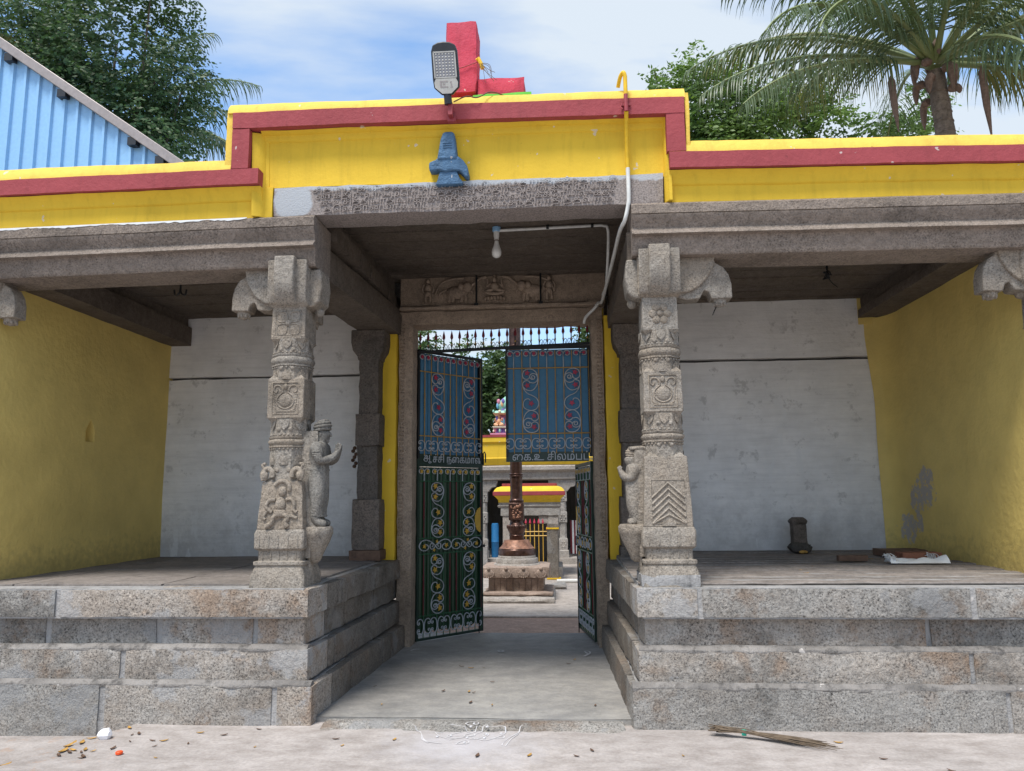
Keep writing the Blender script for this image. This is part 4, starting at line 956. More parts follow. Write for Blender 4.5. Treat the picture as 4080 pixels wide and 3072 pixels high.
    for q in (-1, 1):
        relief_tube(mb, [(q*.02,c+.06),(q*.045,c+.095),(q*.08,c+.095),(q*.09,c+.06),(q*.07,c+.045),(q*.06,c+.065)], xc, f2, .007)
        relief_tube(mb, [(q*.09,c+.03),(q*.082,c-.04),(q*.075,c-.08),(q*.03,c-.095)], xc, f2, .005)
        if L:
            for k in range(6): relief_tube(mb, [(q*.072,c+.03-k*.02),(q*.092,c+.036-k*.02)], xc, f2, .004, 1)
    mb.ball((xc, f2(0), c+.09), (.018,.012,.024), 8, 6); relief_tube(mb, [(-.07,c-.098),(.07,c-.098)], xc, f2, .007, 1)
    part('pot_relief', mb, M['pillar'], cube, smooth=60)
    mb = MB(); c = 2.905
    if L: relief_tube(mb, [(-.10,c-.095),(.10,c-.095),(.10,c+.095),(-.10,c+.095)], xc, f3, .004, 1, True)
    for k in range(4 if L else 6):
        a = math.pi/4+math.pi/2*k if L else math.pi/3*k
        if L: relief_tube(mb, [(math.cos(a)*.02,c+math.sin(a)*.02),(math.cos(a)*.07-math.sin(a)*.045,c+math.sin(a)*.07+math.cos(a)*.045),(math.cos(a)*.118,c+math.sin(a)*.118),(math.cos(a)*.07+math.sin(a)*.045,c+math.sin(a)*.07-math.cos(a)*.045)], xc, f3, .005, 4, True)
        else: mb.ball((xc+.055*math.cos(a), f3(0), c+.055*math.sin(a)), (.031,.012,.031), 10, 6)
    mb.ball((xc, f3(0), c), (.024,.018,.024), 10, 6)
    part('flower_relief', mb, M['pillar'], cube2, smooth=60)
    mb = MB()
    if L:
        def lim(p, r): mb.tube([(xc+x, fy(z)-.004, z) for x, z in spline(p, 3)], r, 7)
        mb.ball((xc+.01, fy(1.60), 1.615), (.034,.028,.038), 12, 8); mb.ball((xc, fy(1.5), 1.52), (.042,.03,.055), 12, 8); mb.ball((xc, fy(1.44), 1.455), (.05,.028,.035), 12, 8)
        lim([(-.04,1.555),(-.085,1.55),(-.11,1.51),(-.085,1.475),(-.06,1.465)], .015); lim([(.04,1.555),(.085,1.555),(.105,1.52),(.10,1.48),(.125,1.46)], .015)
        lim([(-.02,1.45),(-.05,1.42),(-.06,1.385),(-.105,1.355)], .02); lim([(.02,1.45),(.06,1.425),(.04,1.39),(.06,1.355)], .02)
        lim([(-.05,1.66),(-.02,1.69),(.03,1.69),(.06,1.655),(.06,1.62)], .016); lim([(.05,1.44),(.10,1.43),(.13,1.42)], .012); lim([(-.10,1.47),(-.125,1.43),(-.11,1.41)], .012)
        for q in (-1, 1):
            lim([(q*.14,1.70),(q*.15,1.75),(q*.115,1.785),(q*.08,1.765),(q*.075,1.72)], .020); mb.ball((xc+q*.135, fy(1.69)-.0, 1.735), (.03,.03,.04), 10, 6); lim([(q*.14,1.78),(q*.155,1.815),(q*.13,1.82)], .012)
    else:
        x0, x1, z0, z1 = -.115, .125, 1.36, 1.67
        relief_tube(mb, [(x0,z0),(x1,z0),(x1,z1),(x0,z1)], xc, fy, .006, 1, True)
        for k in range(6):
            a = 1.648-k*.045; pts = [(x0+.004,max(z0, a-.105)),(.005,a),(x1-.004,max(z0, a-.105))]
            mb.tube([(xc+x, fy(z), z) for x, z in pts], .0105, 6)
        mb.box(xc-.045, xc+.05, fy(1.36)-.012, fy(1.36)+.02, 1.342, 1.368)
        # black lamp-oil patch
    part('panel_relief', mb, M['pillar'], pan, smooth=60)
    # capital
    cap = part('capital', stack(xc, yc, [(.13,.05,3.028),(.155,.05,3.05),(.158,.05,3.34)], seed=8), M['pillar'], t, bevel=.006)
    mb = MB().prism([(0,3.035),(.05,3.06),(.10,3.125),(.12,3.22),(.122,3.33),(.116,3.405),(0,3.405)], -.08, .075, lambda p, q, a: (xc-.0+a, yc-.15-p, q)); part('front_bracket', mb, M['pillar'], cap, bevel=.01)
    mb = MB().prism([(0,3.045),(.03,3.06),(.055,3.12),(.06,3.39),(0,3.39)], -.15, .155, lambda p, q, a: (xc+a, yc-.15-p, q)); part('bracket_back', mb, M['pillar'], cap, bevel=.01)
    corbel(cap, xc, yc, -s, 0, 1.02 if L else 1.16)
    if xo: corbel(cap, xc, yc, s, 0, 1.05)
    corbel(cap, xc, yc, 0, 1, 1.05)
    mb = MB().prism([(.1,3.335),(.235,3.335),(.25,3.2),(.235,3.08),(.19,3.035),(.1,3.03)], -.12, .12, lambda p, q, a: (xc+s*p, yc+a, q)); part('side_bracket', mb, M['pillar'], cap, bevel=.014)
    mb = MB().lathe([(.012,2.985),(.03,2.995),(.04,3.02),(.035,3.04)], xc+s*.19, yc+.03, 12); part('side_pendant', mb, M['pillar'], cap, smooth=60)
    if xo: return t
    # pedestal and standing figure on the passage side
    px = xc+s*.215
    prof = [(.02,1.08),(.045,1.10),(.06,1.14),(.085,1.19),(.112,1.245),(.125,1.285),(.132,1.30),(.132,1.335),(.12,1.352),(.03,1.355)]
    mb = MB().lathe(prof, px, yc, 20); mb.rbox(min(xc+s*.15, px), max(xc+s*.15, px), yc-.10, yc+.10, 1.12, 1.35, .08, .006, .02, 4); mb.rbox(min(xc+s*.17, px-s*.01), max(xc+s*.17, px-s*.01), yc-.06, yc+.05, .93, 1.14, .07, .006, .02, 5)
    part('pedestal', mb, M['pillar'], t, smooth=50)
    if L:
        part('back_slab', MB().rbox(xc+.11, xc+.245, yc-.085, yc+.10, 1.34, 2.08, .07, .006, .02, 6), M['pillar'], t)
        figure('figure', t, (xc+.225, yc-.01, 1.352), 1, .80, 1.24, M['statue'], 'slim turbaned figure standing with palms joined')
    else:
        part('back_slab', MB().rbox(xc-.225, xc-.11, yc-.09, yc+.11, 1.34, 1.90, .07, .006, .02, 7), M['pillar'], t)
        figure('figure', t, (xc-.215, yc-.01, 1.352), -1, .545, 1.75, M['pillar'], 'short stout figure in a cap with palms joined')
        mb = MB().rbox(xc-.255, xc-.11, yc-.07, yc+.07, 1.885, 1.925, .05, .005, .02, 8); part('canopy', mb, M['pillar'], t)
    return t
pilL = build_pillar(True); pilR = build_pillar(False)
build_pillar(True, -4.90)['label'] = 'carved granite pillar against the outer end of the niche wall'
build_pillar(False, 3.60)['label'] = 'carved granite pillar against the outer end of the flaked wall'
# ================================================================ fittings
def build_fittings():
    # street lamp on the parapet
    t = thing('street_lamp', 'black flat LED street lamp tilted up on the red band', 'lamp', (-.81, 5.43, 4.45))
    import math as m
    A = R(62); cx, cy, cz = -.835, 5.33, 4.565        # foot of the head
    def H(u, v, k=0):                              # u across, v along the head, k towards the lit face
        tl = -.022*v/.4
        return (cx+u*1.12-.05*v, cy-.20*v-k*m.sin(A), cz+v*.97-k*m.cos(A)+.0)
    out = [(-.035,0),(.035,0),(.085,.055),(.09,.12),(.088,.33),(.075,.375),(.04,.395),(0,.40),(-.04,.395),(-.075,.375),(-.088,.33),(-.09,.12),(-.085,.055)]
    part('housing', MB().prism(out, -.035, .012, H), M['lamp_black'], t, bevel=.006)
    part('led_panel', MB().prism([(-.068,.135),(.068,.135),(.068,.32),(-.068,.32)], .013, .017, H), M['led'], t)
    for (a, b, c, d) in ((-.074,.128,.074,.137),(-.074,.318,.074,.328),(-.076,.13,-.068,.325),(.068,.13,.076,.325)): part('panel_rim', MB().prism([(a,b),(c,b),(c,d),(a,d)], .013, .021, H), M['lamp_grey'], t)
    for i in range(6):
        for j in range(8):
            p = H(-.055+i*.022, .15+j*.0225, .018); part('led', MB().ball(p, (.007,.003,.007), 6, 4), M['lamp_grey'], t)
    dcov = part('driver_cover', MB().prism([(-.03,.012),(.03,.012),(.076,.058),(.08,.095),(.068,.125),(-.068,.125),(-.08,.095),(-.076,.058)], .013, .020, H), M['lamp_grey'], t)
    mk = MB()
    for a, b, c, d in ((-.042,.058,-.030,.108),(-.030,.098,.012,.108),(-.030,.058,-.0,.068),(-.022,.078,-.006,.09),(.0,.058,.012,.066),(.028,.058,.042,.066),(.031,.066,.039,.104),(.026,.092,.031,.1)): mk.prism([(a,b),(c,b),(c,d),(a,d)], .020, .0215, H)
    part('marking', mk, M['trim'], dcov, smooth=0)
    part('neck', MB().tube([H(0,.01,-.012), H(0,-.07,-.012)], .03, 10), M['lamp_black'], t)
    part('bracket', MB().box(-.845,-.785,5.405,5.449,4.395,4.46).box(-.835,-.80,5.35,5.44,4.42,4.52), M['pvc_red'], t, bevel=.003)
    part('cable', MB().tube(spline([(-.79,5.35,4.52),(-.70,5.42,4.60),(-.62,5.42,4.585),(-.52,5.48,4.66),(-.42,5.62,4.70)], 5), .005, 5), M['brownleaf'], t)
    # emblem on the frieze
    t = thing('emblem', 'blue relief emblem of a rounded post on a spouted pedestal', 'emblem', (-.86, 5.55, 3.93))
    E3 = lambda p, q, a: (-.855+p, a, q)
    part('post', MB().prism([(-.088,4.13),(-.06,4.30),(-.045,4.345),(-.03,4.36),(.03,4.358),(.048,4.345),(.055,4.29),(.072,4.13)], 5.49, 5.60, E3), M['blue_emblem'], t, bevel=.018, seg=3)
    part('spout', MB().prism([(-.15,4.075),(-.15,4.115),(-.12,4.128),(-.10,4.135),(-.075,4.16),(.075,4.16),(.115,4.125),(.145,4.08),(.158,4.02),(.158,3.985),(.13,3.985),(.115,4.01),(.085,4.04),(.03,4.045),(-.02,4.035),(-.08,4.05),(-.10,4.045),(-.145,4.045)], 5.50, 5.60, E3), M['blue_emblem'], t, bevel=.012)
    part('foot', MB().prism([(-.07,4.045),(.065,4.045),(.085,3.99),(.112,3.955),(.112,3.935),(-.098,3.935),(-.098,3.95),(-.085,3.98)], 5.515, 5.60, E3), M['blue_emblem'], t, bevel=.01)
    for z in (4.262, 4.243, 4.224): part('line', MB().tube([(-.895,5.489,z),(-.825,5.489,z)], .0035, 6), M['blue_emblem'], t)
    # pink block on the roof
    t = thing('roof_post', 'pink plastered upright post with low block on green slab', 'post', (-.8, 6.1, 4.56))
    part('pedestal', MB().rbox(-.96, -.25, 6.02, 6.6, 4.56, 4.90, .15, .006, .01, 2), M['pink'], t)
    part('slab', MB().rbox(-.73, -.22, 5.99, 6.62, 4.87, 4.945, .12, .005, .015, 3), M['green_slab'], t)
    part('upright', MB().rbox(-.96, -.685, 6.0, 6.28, 4.967, 5.63, .06, .012, .02, 4), M['pink'], t)
    part('low_block', MB().rbox(-.69, -.285, 6.03, 6.3, 4.945, 5.105, .06, .006, .015, 5), M['pink'], t)
    t = thing('frayed_cable', 'bit of yellow pipe with frayed wires tied to the pink post', 'cable', (-.66, 6.0, 5.1))
    part('pipe_piece', MB().tube([(-.685,5.97,5.23),(-.67,5.965,5.245),(-.65,5.965,5.20),(-.635,5.965,5.15)], .017, 8), M['pvc_yellow'], t)
    part('tie', MB().tube([(-.965,5.985,5.15),(-.8,5.985,5.185),(-.68,5.985,5.225)], .004, 5), M['pvc_red'], t)
    rnd = random.Random(4)
    for k in range(7): part('wire', MB().tube(spline([(-.66,5.96,5.2),(-.65+.09*rnd.random(),5.94,5.17-.06*rnd.random()),(-.64+.14*rnd.random(),5.94,5.12-.12*rnd.random())], 4), .0022, 4), M['brownleaf'], t)
    # conduit
    t = thing('conduit_pipe', 'thin conduit pipe, painted over the parapet and white below', 'pipe', (.5, 5.42, 3.5))
    X = .503
    part('yellow_pipe', MB().tube(spline([(X-.045,5.50,4.66),(X-.03,5.45,4.715),(X-.008,5.42,4.735),(X+.004,5.418,4.70)], 5)+[(X+.004,5.418,4.555)], .0155, 10), M['pvc_yellow'], t, smooth=60)
    part('red_pipe', MB().tube([(X+.004,5.418,4.556),(X+.005,5.42,4.42)], .0157, 10), M['pvc_red'], t)
    part('yellow_pipe', MB().tube([(X+.005,5.42,4.421),(X+.008,5.50,4.35),(X+.012,5.53,4.02)], .0155, 10), M['pvc_yellow'], t, smooth=60)
    part('clamp', MB().box(X-.03,X+.04,5.435,5.45,4.475,4.495).tube([(X-.02,5.44,4.50),(X-.035,5.43,4.46),(X-.02,5.42,4.44)],.005,5), M['pvc_red'], t)
    low = [(X+.012,5.53,4.019),(X+.012,5.535,3.80),(X+.005,5.545,3.72),(X-.02,5.58,3.62),(X-.045,5.75,3.60)]
    tail = [(.44,6.25,3.56),(.415,7.0,3.52),(.40,7.6,3.52),(.385,7.95,3.60),(.345,8.02,3.56),(.25,8.04,3.47),(.225,8.05,3.40)]
    part('white_pipe', MB().tube(spline(low+tail, 6), .0158, 10), M['pvc'], t, smooth=60)
    br = [(.415,6.95,3.53),(.42,6.72,3.70),(.425,6.64,3.90),(.41,6.6,3.955),(.36,6.6,3.965),(-.56,6.62,3.955)]
    part('white_pipe', MB().tube(spline(br[:4], 4)+br[4:], .0135, 10), M['pvc'], t, smooth=60)
    for x in (.28, -.12): part('clamp', MB().tube([(x-.012,6.6,3.965),(x+.012,6.6,3.965)], .02, 8), M['iron'], t)
    for k in (2, 4): part('coupling', MB().tube([tuple(Vector(tail[k-1]).lerp(Vector(tail[k]), .45)), tuple(Vector(tail[k-1]).lerp(Vector(tail[k]), .55))], .021, 8), M['pvc'], t)
    t = thing('light_bulb', 'white bulb hanging in its holder from the passage ceiling', 'bulb', (-.575, 6.62, 3.70))
    part('rose', MB().lathe([(.038,3.985),(.038,3.962),(.034,3.945),(.02,3.94)], -.585, 6.62, 16), M['shed_blue'], t)
    part('holder', MB().lathe([(.026,3.942),(.026,3.90),(.021,3.885),(.021,3.87)], -.585, 6.62, 14), M['pvc'], t)
    part('cap', MB().lathe([(.0165,3.871),(.0165,3.85)], -.585, 6.62, 12), M['trim'], t)
    part('globe', MB().lathe([(.018,3.852),(.021,3.835),(.031,3.80),(.041,3.775),(.044,3.75),(.041,3.725),(.03,3.707),(.012,3.699)], -.585, 6.62, 20), M['bulb'], t, smooth=60)
    # hooks
    t = thing('ceiling_hook', 'black double iron hook under the niche-side ceiling', 'hook', (-3.62, 6.8, 3.52))
    part('shank', MB().tube([(-3.62,6.8,3.68),(-3.62,6.8,3.53)], .009, 6), M['iron'], t)
    for s in (-1, 1): part('prong', MB().tube(spline([(-3.62,6.8,3.54),(-3.62+s*.015,6.8,3.50),(-3.62+s*.05,6.8,3.49),(-3.62+s*.06,6.8,3.54)], 4), .008, 6), M['iron'], t)
    t = thing('ceiling_hook', 'black iron hook with a knot of wire and trailing end', 'hook', (2.41, 6.9, 3.5))
    part('shank', MB().tube([(2.41,6.9,3.72),(2.41,6.9,3.55)], .009, 6), M['iron'], t)
    mb = MB(); rnd = random.Random(2)
    mb.tube(spline([(2.41+.03*math.cos(i*2.4)*rnd.random()*1.4, 6.9+.03*math.sin(i*1.9), 3.53+.035*math.sin(i*1.3)) for i in range(16)], 3), .006, 5)
    part('wire_knot', mb, M['iron'], t); part('wire_end', MB().tube(spline([(2.42,6.9,3.5),(2.44,6.88,3.45),(2.48,6.86,3.40)], 4), .004, 5), M['iron'], t)
    single('bracket_nail', MB().tube([(1.18,5.80,2.995),(1.155,5.76,2.95),(1.135,5.74,2.91)], .005, 5), M['iron'], 'thin black nail hanging from the corbel of the chevron pillar', 'nail')
    # stains of nests by the door column
    t = thing('mud_nest', 'cluster of dark mud nests on the whitewashed wall', 'nest', (-2.36, 8.43, 1.95))
    for k in range(7):
        part('cell', MB().ball((-2.365+.02*math.sin(k*2.1), 8.445, 1.92+k*.034), (.022,.012,.021), 8, 6), M['brownleaf'], t)
build_fittings()
# ================================================================ things on the veranda floor and the street
def build_small():
    t = thing('stone_post', 'short dark stone post with flared foot on the veranda floor', 'post', (2.375, 8.16, .97))
    part('foot', MB().rbox(2.265, 2.485, 8.05, 8.26, .965, 1.085, .05, .012, .05, 3), M['darkcol'], t)
    part('shaft', MB().rbox(2.295, 2.445, 8.08, 8.23, 1.06, 1.27, .05, .006, .02, 4), M['darkcol'], t)
    part('cap', MB().rbox(2.28, 2.455, 8.07, 8.24, 1.25, 1.325, .04, .012, .03, 5), M['darkcol'], t)
    single('offering_scrap', MB().ball((2.37, 8.02, .985), (.045,.025,.018), 9, 5), M['dryleaf'], 'small yellow scrap at the foot of the short stone post', 'scrap')
    single('wood_block', MB().rbox(2.40, 2.66, 7.1, 7.17, .965, 1.02, .05, .004, .008, 6), M['wood'], 'dark narrow wood block lying on the striped stone floor', 'wood')
    single('wood_plank', MB().rbox(2.98, 3.38, 7.55, 7.85, .965, 1.035, .08, .005, .01, 7), M['wood'], 'broad dark wood plank behind the white sack', 'wood')
    single('wood_beam_piece', MB().rbox(2.93, 3.27, 7.05, 7.22, .965, 1.045, .06, .004, .008, 8), M['brickred'], 'red-brown wood piece lying on the white sack', 'wood')
    t = thing('plastic_sack', 'crumpled white woven plastic sack lying flat', 'sack', (3.0, 6.98, .965))
    mb = MB(); n, m = 26, 10; v = []
    for j in range(m+1):
        for i in range(n+1):
            x = 2.76+.48*i/n; y = 6.86+.17*j/m; e = math.sin(math.pi*min(1, max(0, j/m)))
            z = .968+.05*e*(.55+.6*fz((x*3, y*8, 0), 2.5))+.035*sstep(.6, 1, abs(i/n-.5)*2)*e
            v.append((x+.01*fz((x, y, 1), 14), y+.025*fz((x, y, 2), 7)*(1 if j in (0, m) else .4), max(.966, z)))
    mb.add(v, [(j*(n+1)+i, j*(n+1)+i+1, (j+1)*(n+1)+i+1, (j+1)*(n+1)+i) for j in range(m) for i in range(n)])
    part('cloth', mb, M['sack'], t, smooth=80); rnd = random.Random(3); mb = MB()
    for k in range(46):
        a = rnd.random(); x = 2.765+.05*rnd.random()-.0; y = 6.88+.14*a
        if k > 30: x = 3.13+.1*rnd.random(); y = 7.0+.05*a
        mb.tube(spline([(x,y,.975),(x-.02*rnd.random(),y,1.0+.03*rnd.random()),(x-.05*rnd.random(),y-.03*rnd.random(),1.0+.05*rnd.random())], 3), .0025, 4)
    part('frayed_strands', mb, M['sack'], t, kind='stuff')
    t = thing('stick_broom', 'broom of thin brown sticks with green tie lying by the plinth', 'broom', (1.25, 5.22, 0))
    rnd = random.Random(8); A = Vector((.93, 5.345, .03)); K = Vector((1.115, 5.295, .035)); B = Vector((1.60, 5.10, .015))
    for k in range(70):
        j = lambda s: Vector((rnd.gauss(0, s), rnd.gauss(0, s), abs(rnd.gauss(0, s))*.7))
        a, q, b = A+j(.022)+Vector((.06*rnd.random(),0,0)), K+j(.009), K.lerp(B, .55+.5*rnd.random())+j(.028)
        q.z = max(.012, q.z); b.z = .010+.02*rnd.random()
        part('stick', MB().tube([a, q, (q+b)/2+j(.006), b], [.003,.003,.0025,.0015], 4), M['straw'], t)
    part('tie', MB().tube([K+Vector((-.012,.004,0)), K+Vector((.015,-.004,0))], .019, 10), M['green_tie'], t)
    # chalk drawing in front of the kerb
    t = thing('chalk_drawing', 'faded white looped chalk drawing on the ground before the passage', 'drawing', (-.72, 5.22, 0))
    sx = lambda x: -1.06+(x-370)/1190*.63; sy = lambda y: 5.475-(y-400)/290*.40
    Ls = [[(1020,425),(1060,400),(1130,395),(1190,415),(1150,445),(1100,455),(1050,440),(1020,425)],
          [(830,440),(940,460),(1060,480),(1160,510),(1170,535),(1120,550),(1050,545),(1050,525),(1110,505),(1180,470),(1230,465)],
          [(1000,480),(900,510),(835,540),(850,565),(960,580),(1080,560),(1200,500),(1260,470),(1300,440),(1340,475),(1430,465),(1500,460),(1550,480),(1530,520),(1450,560),(1330,610),(1230,590),(1150,575)],
          [(880,605),(980,580),(1080,560)], [(985,665),(1030,630),(1090,615),(1135,640),(1110,660),(1030,668),(985,665)],
          [(1270,520),(1300,495),(1340,510),(1330,540),(1290,545),(1270,520)], [(1120,600),(1230,580),(1330,545)], [(1420,575),(1530,575),(1545,550),(1500,545)],
          [(375,470),(460,490),(510,540),(560,600),(640,640),(810,660)], [(500,530),(540,600),(640,655)], [(660,490),(690,520),(760,560),(860,590)], [(680,500),(760,490)],
          [(1760,440),(1700,500),(1620,560),(1560,630),(1545,680)], [(1720,505),(1640,590),(1590,690)], [(1790,500),(1860,500)]]
    for P in Ls: part('chalk_line', MB().ribbon([(sx(x), sy(y)) for x, y in spline(P, 4)], .0048, lambda x, y: ground_z(x, y)+.003 if y < 5.37 else .034), M['chalk'], t, smooth=0)
    for x, y in ((1130,420),(1105,470),(1310,470),(880,548),(1090,578),(1305,578),(1080,648),(1500,505),(1315,520),(715,565)):
        part('chalk_dot', MB().lathe([(.010,.002 if sy(y) < 5.37 else .03),(.008,.008 if sy(y) < 5.37 else .036)], sx(x), sy(y), 8), M['chalk'], t)
    for k, P in enumerate(([(1590,905),(1575,892),(1600,892),(1605,902),(1570,918)], [(500,893),(515,885),(545,884)], [(1040,892),(1060,888),(1078,893),(1060,897),(1042,893)])):
        u = [(-1.64+(x-470)/1190*1.93, 8.0-(y-880)*.009) for x, y in P]
        single('chalk_mark', MB().ribbon(spline(u, 4), .014, lambda x, y: .042), M['chalk'], ['zigzag chalk mark on the floor by the right-hand jamb foot', 'short curved chalk stroke by the open leaf jamb', 'small chalk ring in the middle of the doorway floor'][k].replace('right-hand jamb', 'green leaf jamb'), 'chalk mark', smooth=0)
    # litter
    rnd = random.Random(21)
    def leaf(x, y, z, s, mat, lab, grp):
        a = rnd.random()*6.28; mb = MB(); v = []
        for k in range(5):
            u = -1+2*k/4; w = .34*(1-u*u)**.5*(1 if k else .1)+.02
            for q in (-1, 0, 1): v.append((x+s*(u*math.cos(a)-q*w*math.sin(a)), y+s*(u*math.sin(a)+q*w*math.cos(a)), z+s*(.12*abs(q)+.18*u*u)+.003))
        mb.add(v, [(k*3+q, k*3+q+1, k*3+q+4, k*3+q+3) for k in range(4) for q in range(2)])
        single('fallen_leaf', mb, M[mat], lab, 'leaf', grp, smooth=60)
    for k in range(34):
        x, y = rnd.uniform(-3.3, 2.4), rnd.uniform(4.72, 5.36)
        if k < 14: x, y = rnd.uniform(-3.3, -2.0), rnd.uniform(4.75, 5.4)
        leaf(x, y, ground_z(x, y), rnd.uniform(.014, .034), 'dryleaf' if rnd.random() < .45 else 'brownleaf', 'small dry leaf fallen on the pale street concrete', 'dry leaves on the street')
    for k in range(14):
        leaf(rnd.uniform(-1.6, .25), rnd.uniform(5.7, 8.0), .038, rnd.uniform(.014, .03), 'brownleaf' if rnd.random() < .75 else 'dryleaf', 'small dry leaf fallen on the grey passage floor', 'dry leaves in the passage')
    for k in range(9):
        leaf(rnd.uniform(.95, 3.2), rnd.uniform(5.75, 7.6), .968, rnd.uniform(.012, .026), 'brownleaf' if rnd.random() < .7 else 'dryleaf', 'small dry leaf on the striped stone veranda floor', 'dry leaves on the striped floor')
    for k in range(9):
        x, y = rnd.uniform(-3.6, -2.9), rnd.uniform(4.85, 5.15)
        leaf(x, y, ground_z(x, y), rnd.uniform(.03, .05), 'dryleaf', 'large yellow-brown leaf drifted along the apron edge', 'yellow leaves along the apron edge')
    mb = MB().ball((-3.08, 5.13, .025), (.045,.04,.04), 9, 6); mb.v = [(p[0]+.014*fz(p, 30), p[1]+.014*fz(p, 30, 1), p[2]+.012*fz(p, 30, 2)) for p in mb.v]
    single('crumpled_paper', mb, M['paper'], 'crumpled white paper at the foot of the plinth', 'paper', smooth=20)
    single('bottle_cap', MB().lathe([(.018,.002),(.022,.004),(.022,.016),(.017,.02)], -2.80, 4.83, 16), M['orange'], 'orange plastic cap on the street concrete', 'cap')
build_small()
# ================================================================ courtyard seen through the gate
def build_court():
    x, y = -.80, 12.35
    t = thing('temple_mast', 'tall copper-clad ceremonial mast on a carved stone base', 'mast', (x, y, 0))
    st = part('lower_step', MB().rbox(x-.60, x+.60, y-.80, y+.60, 0, .09, .12, .012, .03, 2), M['stonelite'], t)
    part('step', MB().rbox(x-.50, x+.58, y-.62, y+.55, .085, .15, .12, .01, .03, 3), M['redstone'], t)
    part('dado', MB().rbox(x-.415, x+.43, y-.42, y+.42, .14, .34, .1, .004, .006, 4), M['redstone'], t)
    for k in range(9):
        a = x-.415+k*.0945
        part('dado_panel', MB().rbox(a+.004, a+.09, y-.43, y-.40, .145, .335, .1, .003, .004, k), M['redstone'], t)
    sl = part('carved_slab', MB().rbox(x-.53, x+.53, y-.53, y+.53, .34, .515, .08, .01, .03, 5), M['redstone'], t)
    for k in range(4):
        c = x-.40+k*.265; mb = MB().ball((c, y-.535, .42), (.075,.02,.065), 12, 8).ball((c, y-.545, .49), (.03,.03,.03), 8, 6)
        for q in range(9): a = math.pi*q/8; mb.ball((c+.078*math.cos(a), y-.54, .42-.06*math.sin(a)), (.014,.016,.014), 6, 4)
        part('medallion', mb, M['redstone'], sl, smooth=60)
    part('drum', MB().lathe([(.37,.51),(.36,.53),(.335,.535),(.335,.60),(.325,.615),(.30,.618),(.30,.645),(.29,.66)], x, y, 40), M['stonelite'], t, smooth=40)
    part('copper_skirt', MB().lathe([(.295,.66),(.295,.74),(.28,.76),(.25,.78),(.225,.81),(.205,.86),(.19,.885),(.12,.89)], x, y, 40), M['copper'], t, smooth=40)
    part('bright_skirt', MB().lathe([(.284,.765),(.256,.785),(.232,.815),(.212,.862),(.196,.892),(.12,.895)], x, y, 40), M['copper_bright'], t, smooth=50)
    part('neck', MB().lathe([(.115,.89),(.115,.95),(.125,.965),(.115,.98),(.12,1.0),(.14,1.04),(.15,1.07),(.155,1.10),(.15,1.12),(.12,1.135),(.105,1.15),(.105,1.20)], x, y, 32), M['copper'], t, smooth=50)
    mb = MB()
    for k in range(18): a = 2*math.pi*k/18; mb.ball((x+.145*math.cos(a), y+.145*math.sin(a), 1.10), (.02,.02,.032), 7, 5)
    part('petal_collar', mb, M['copper'], t, smooth=60)
    sq = part('square_block', MB().box(x-.118, x+.118, y-.118, y+.118, 1.20, 1.475), M['copper'], t, bevel=.008)
    mb = MB(); rnd = random.Random(3)
    for k in range(26): mb.ball((x+rnd.uniform(-.085,.085), y-.118, 1.235+rnd.random()*.2), (.018*rnd.uniform(.5,1.4),.012,.02*rnd.uniform(.5,1.4)), 7, 5)
    part('relief', mb, M['copper_bright'], sq, smooth=60)
    pr = [(.11,1.475),(.118,1.49),(.118,1.515),(.105,1.525)]
    z = 1.525
    while z < 7.4:
        pr += [(.098,z+.02),(.098,z+.36),(.112,z+.365),(.112,z+.378),(.106,z+.385),(.112,z+.395),(.112,z+.41),(.098,z+.42)]; z += .42
    part('shaft', MB().lathe(pr+[(.05,z+.05)], x, y, 28), M['copper'], t, smooth=40)
    # small shrine pavilion behind the mast
    t = thing('shrine_pavilion', 'small stone pavilion with yellow and red rounded roof behind the mast', 'pavilion', (-.75, 16, 0))
    X0, X1 = -1.28, -.15
    part('floor', MB().rbox(-1.35, -.1, 15.4, 16.9, 0, .2, .2, .01, .02, 2), M['stonelite'], t)
    for px, py in ((-1.18,15.5),(-.27,15.5),(-1.18,16.7),(-.27,16.7)): part('column', MB().rbox(px-.1, px+.1, py-.1, py+.1, .2, 1.2, .12, .006, .012, 3), M['stonelite'], t)
    part('beam', MB().rbox(-1.32, -.13, 15.38, 16.9, 1.2, 1.36, .15, .006, .012, 4), M['stonelite'], t)
    part('corbel', MB().rbox(-.56, -.2, 15.42, 15.6, 1.04, 1.2, .1, .006, .012, 6), M['stonelite'], t)
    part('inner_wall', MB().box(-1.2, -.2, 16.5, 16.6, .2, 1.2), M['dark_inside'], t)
    def sqring(h, z): return [(-.74-h, 16.1-h-.1, z), (-.74+h, 16.1-h-.1, z), (-.74+h, 16.1+h, z), (-.74-h, 16.1+h, z)]
    part('eave', MB().loft([sqring(h, z) for h, z in ((.62,1.36),(.64,1.40),(.61,1.42),(.625,1.46))]), M['stonelite'], t, bevel=.006)
    part('cavetto', MB().loft([sqring(h, z) for h, z in ((.615,1.462),(.625,1.52),(.66,1.56),(.70,1.60))]), M['yellow'], t)
    part('red_band', MB().loft([sqring(h, z) for h, z in ((.72,1.602),(.72,1.68))]), M['red'], t, bevel=.005)
    part('roof', MB().loft([sqring(h, z) for h, z in ((.705,1.682),(.685,1.72),(.645,1.76),(.56,1.785))]), M['yellow'], t, smooth=60)
    part('cap', MB().loft([sqring(h, z) for h, z in ((.55,1.786),(.55,1.84))]), M['red'], t, bevel=.005)
    # yellow spear fence
    t = thing('spear_fence', 'yellow iron fence with pink spear tips before the pavilion', 'fence', (-.6, 15.1, 0))
    for z in (.9, .82, .3): part('rail', MB().tube([(-.9,15.1,z),(-.36,15.1,z)], .011, 6), M['yellow_leaf'], t)
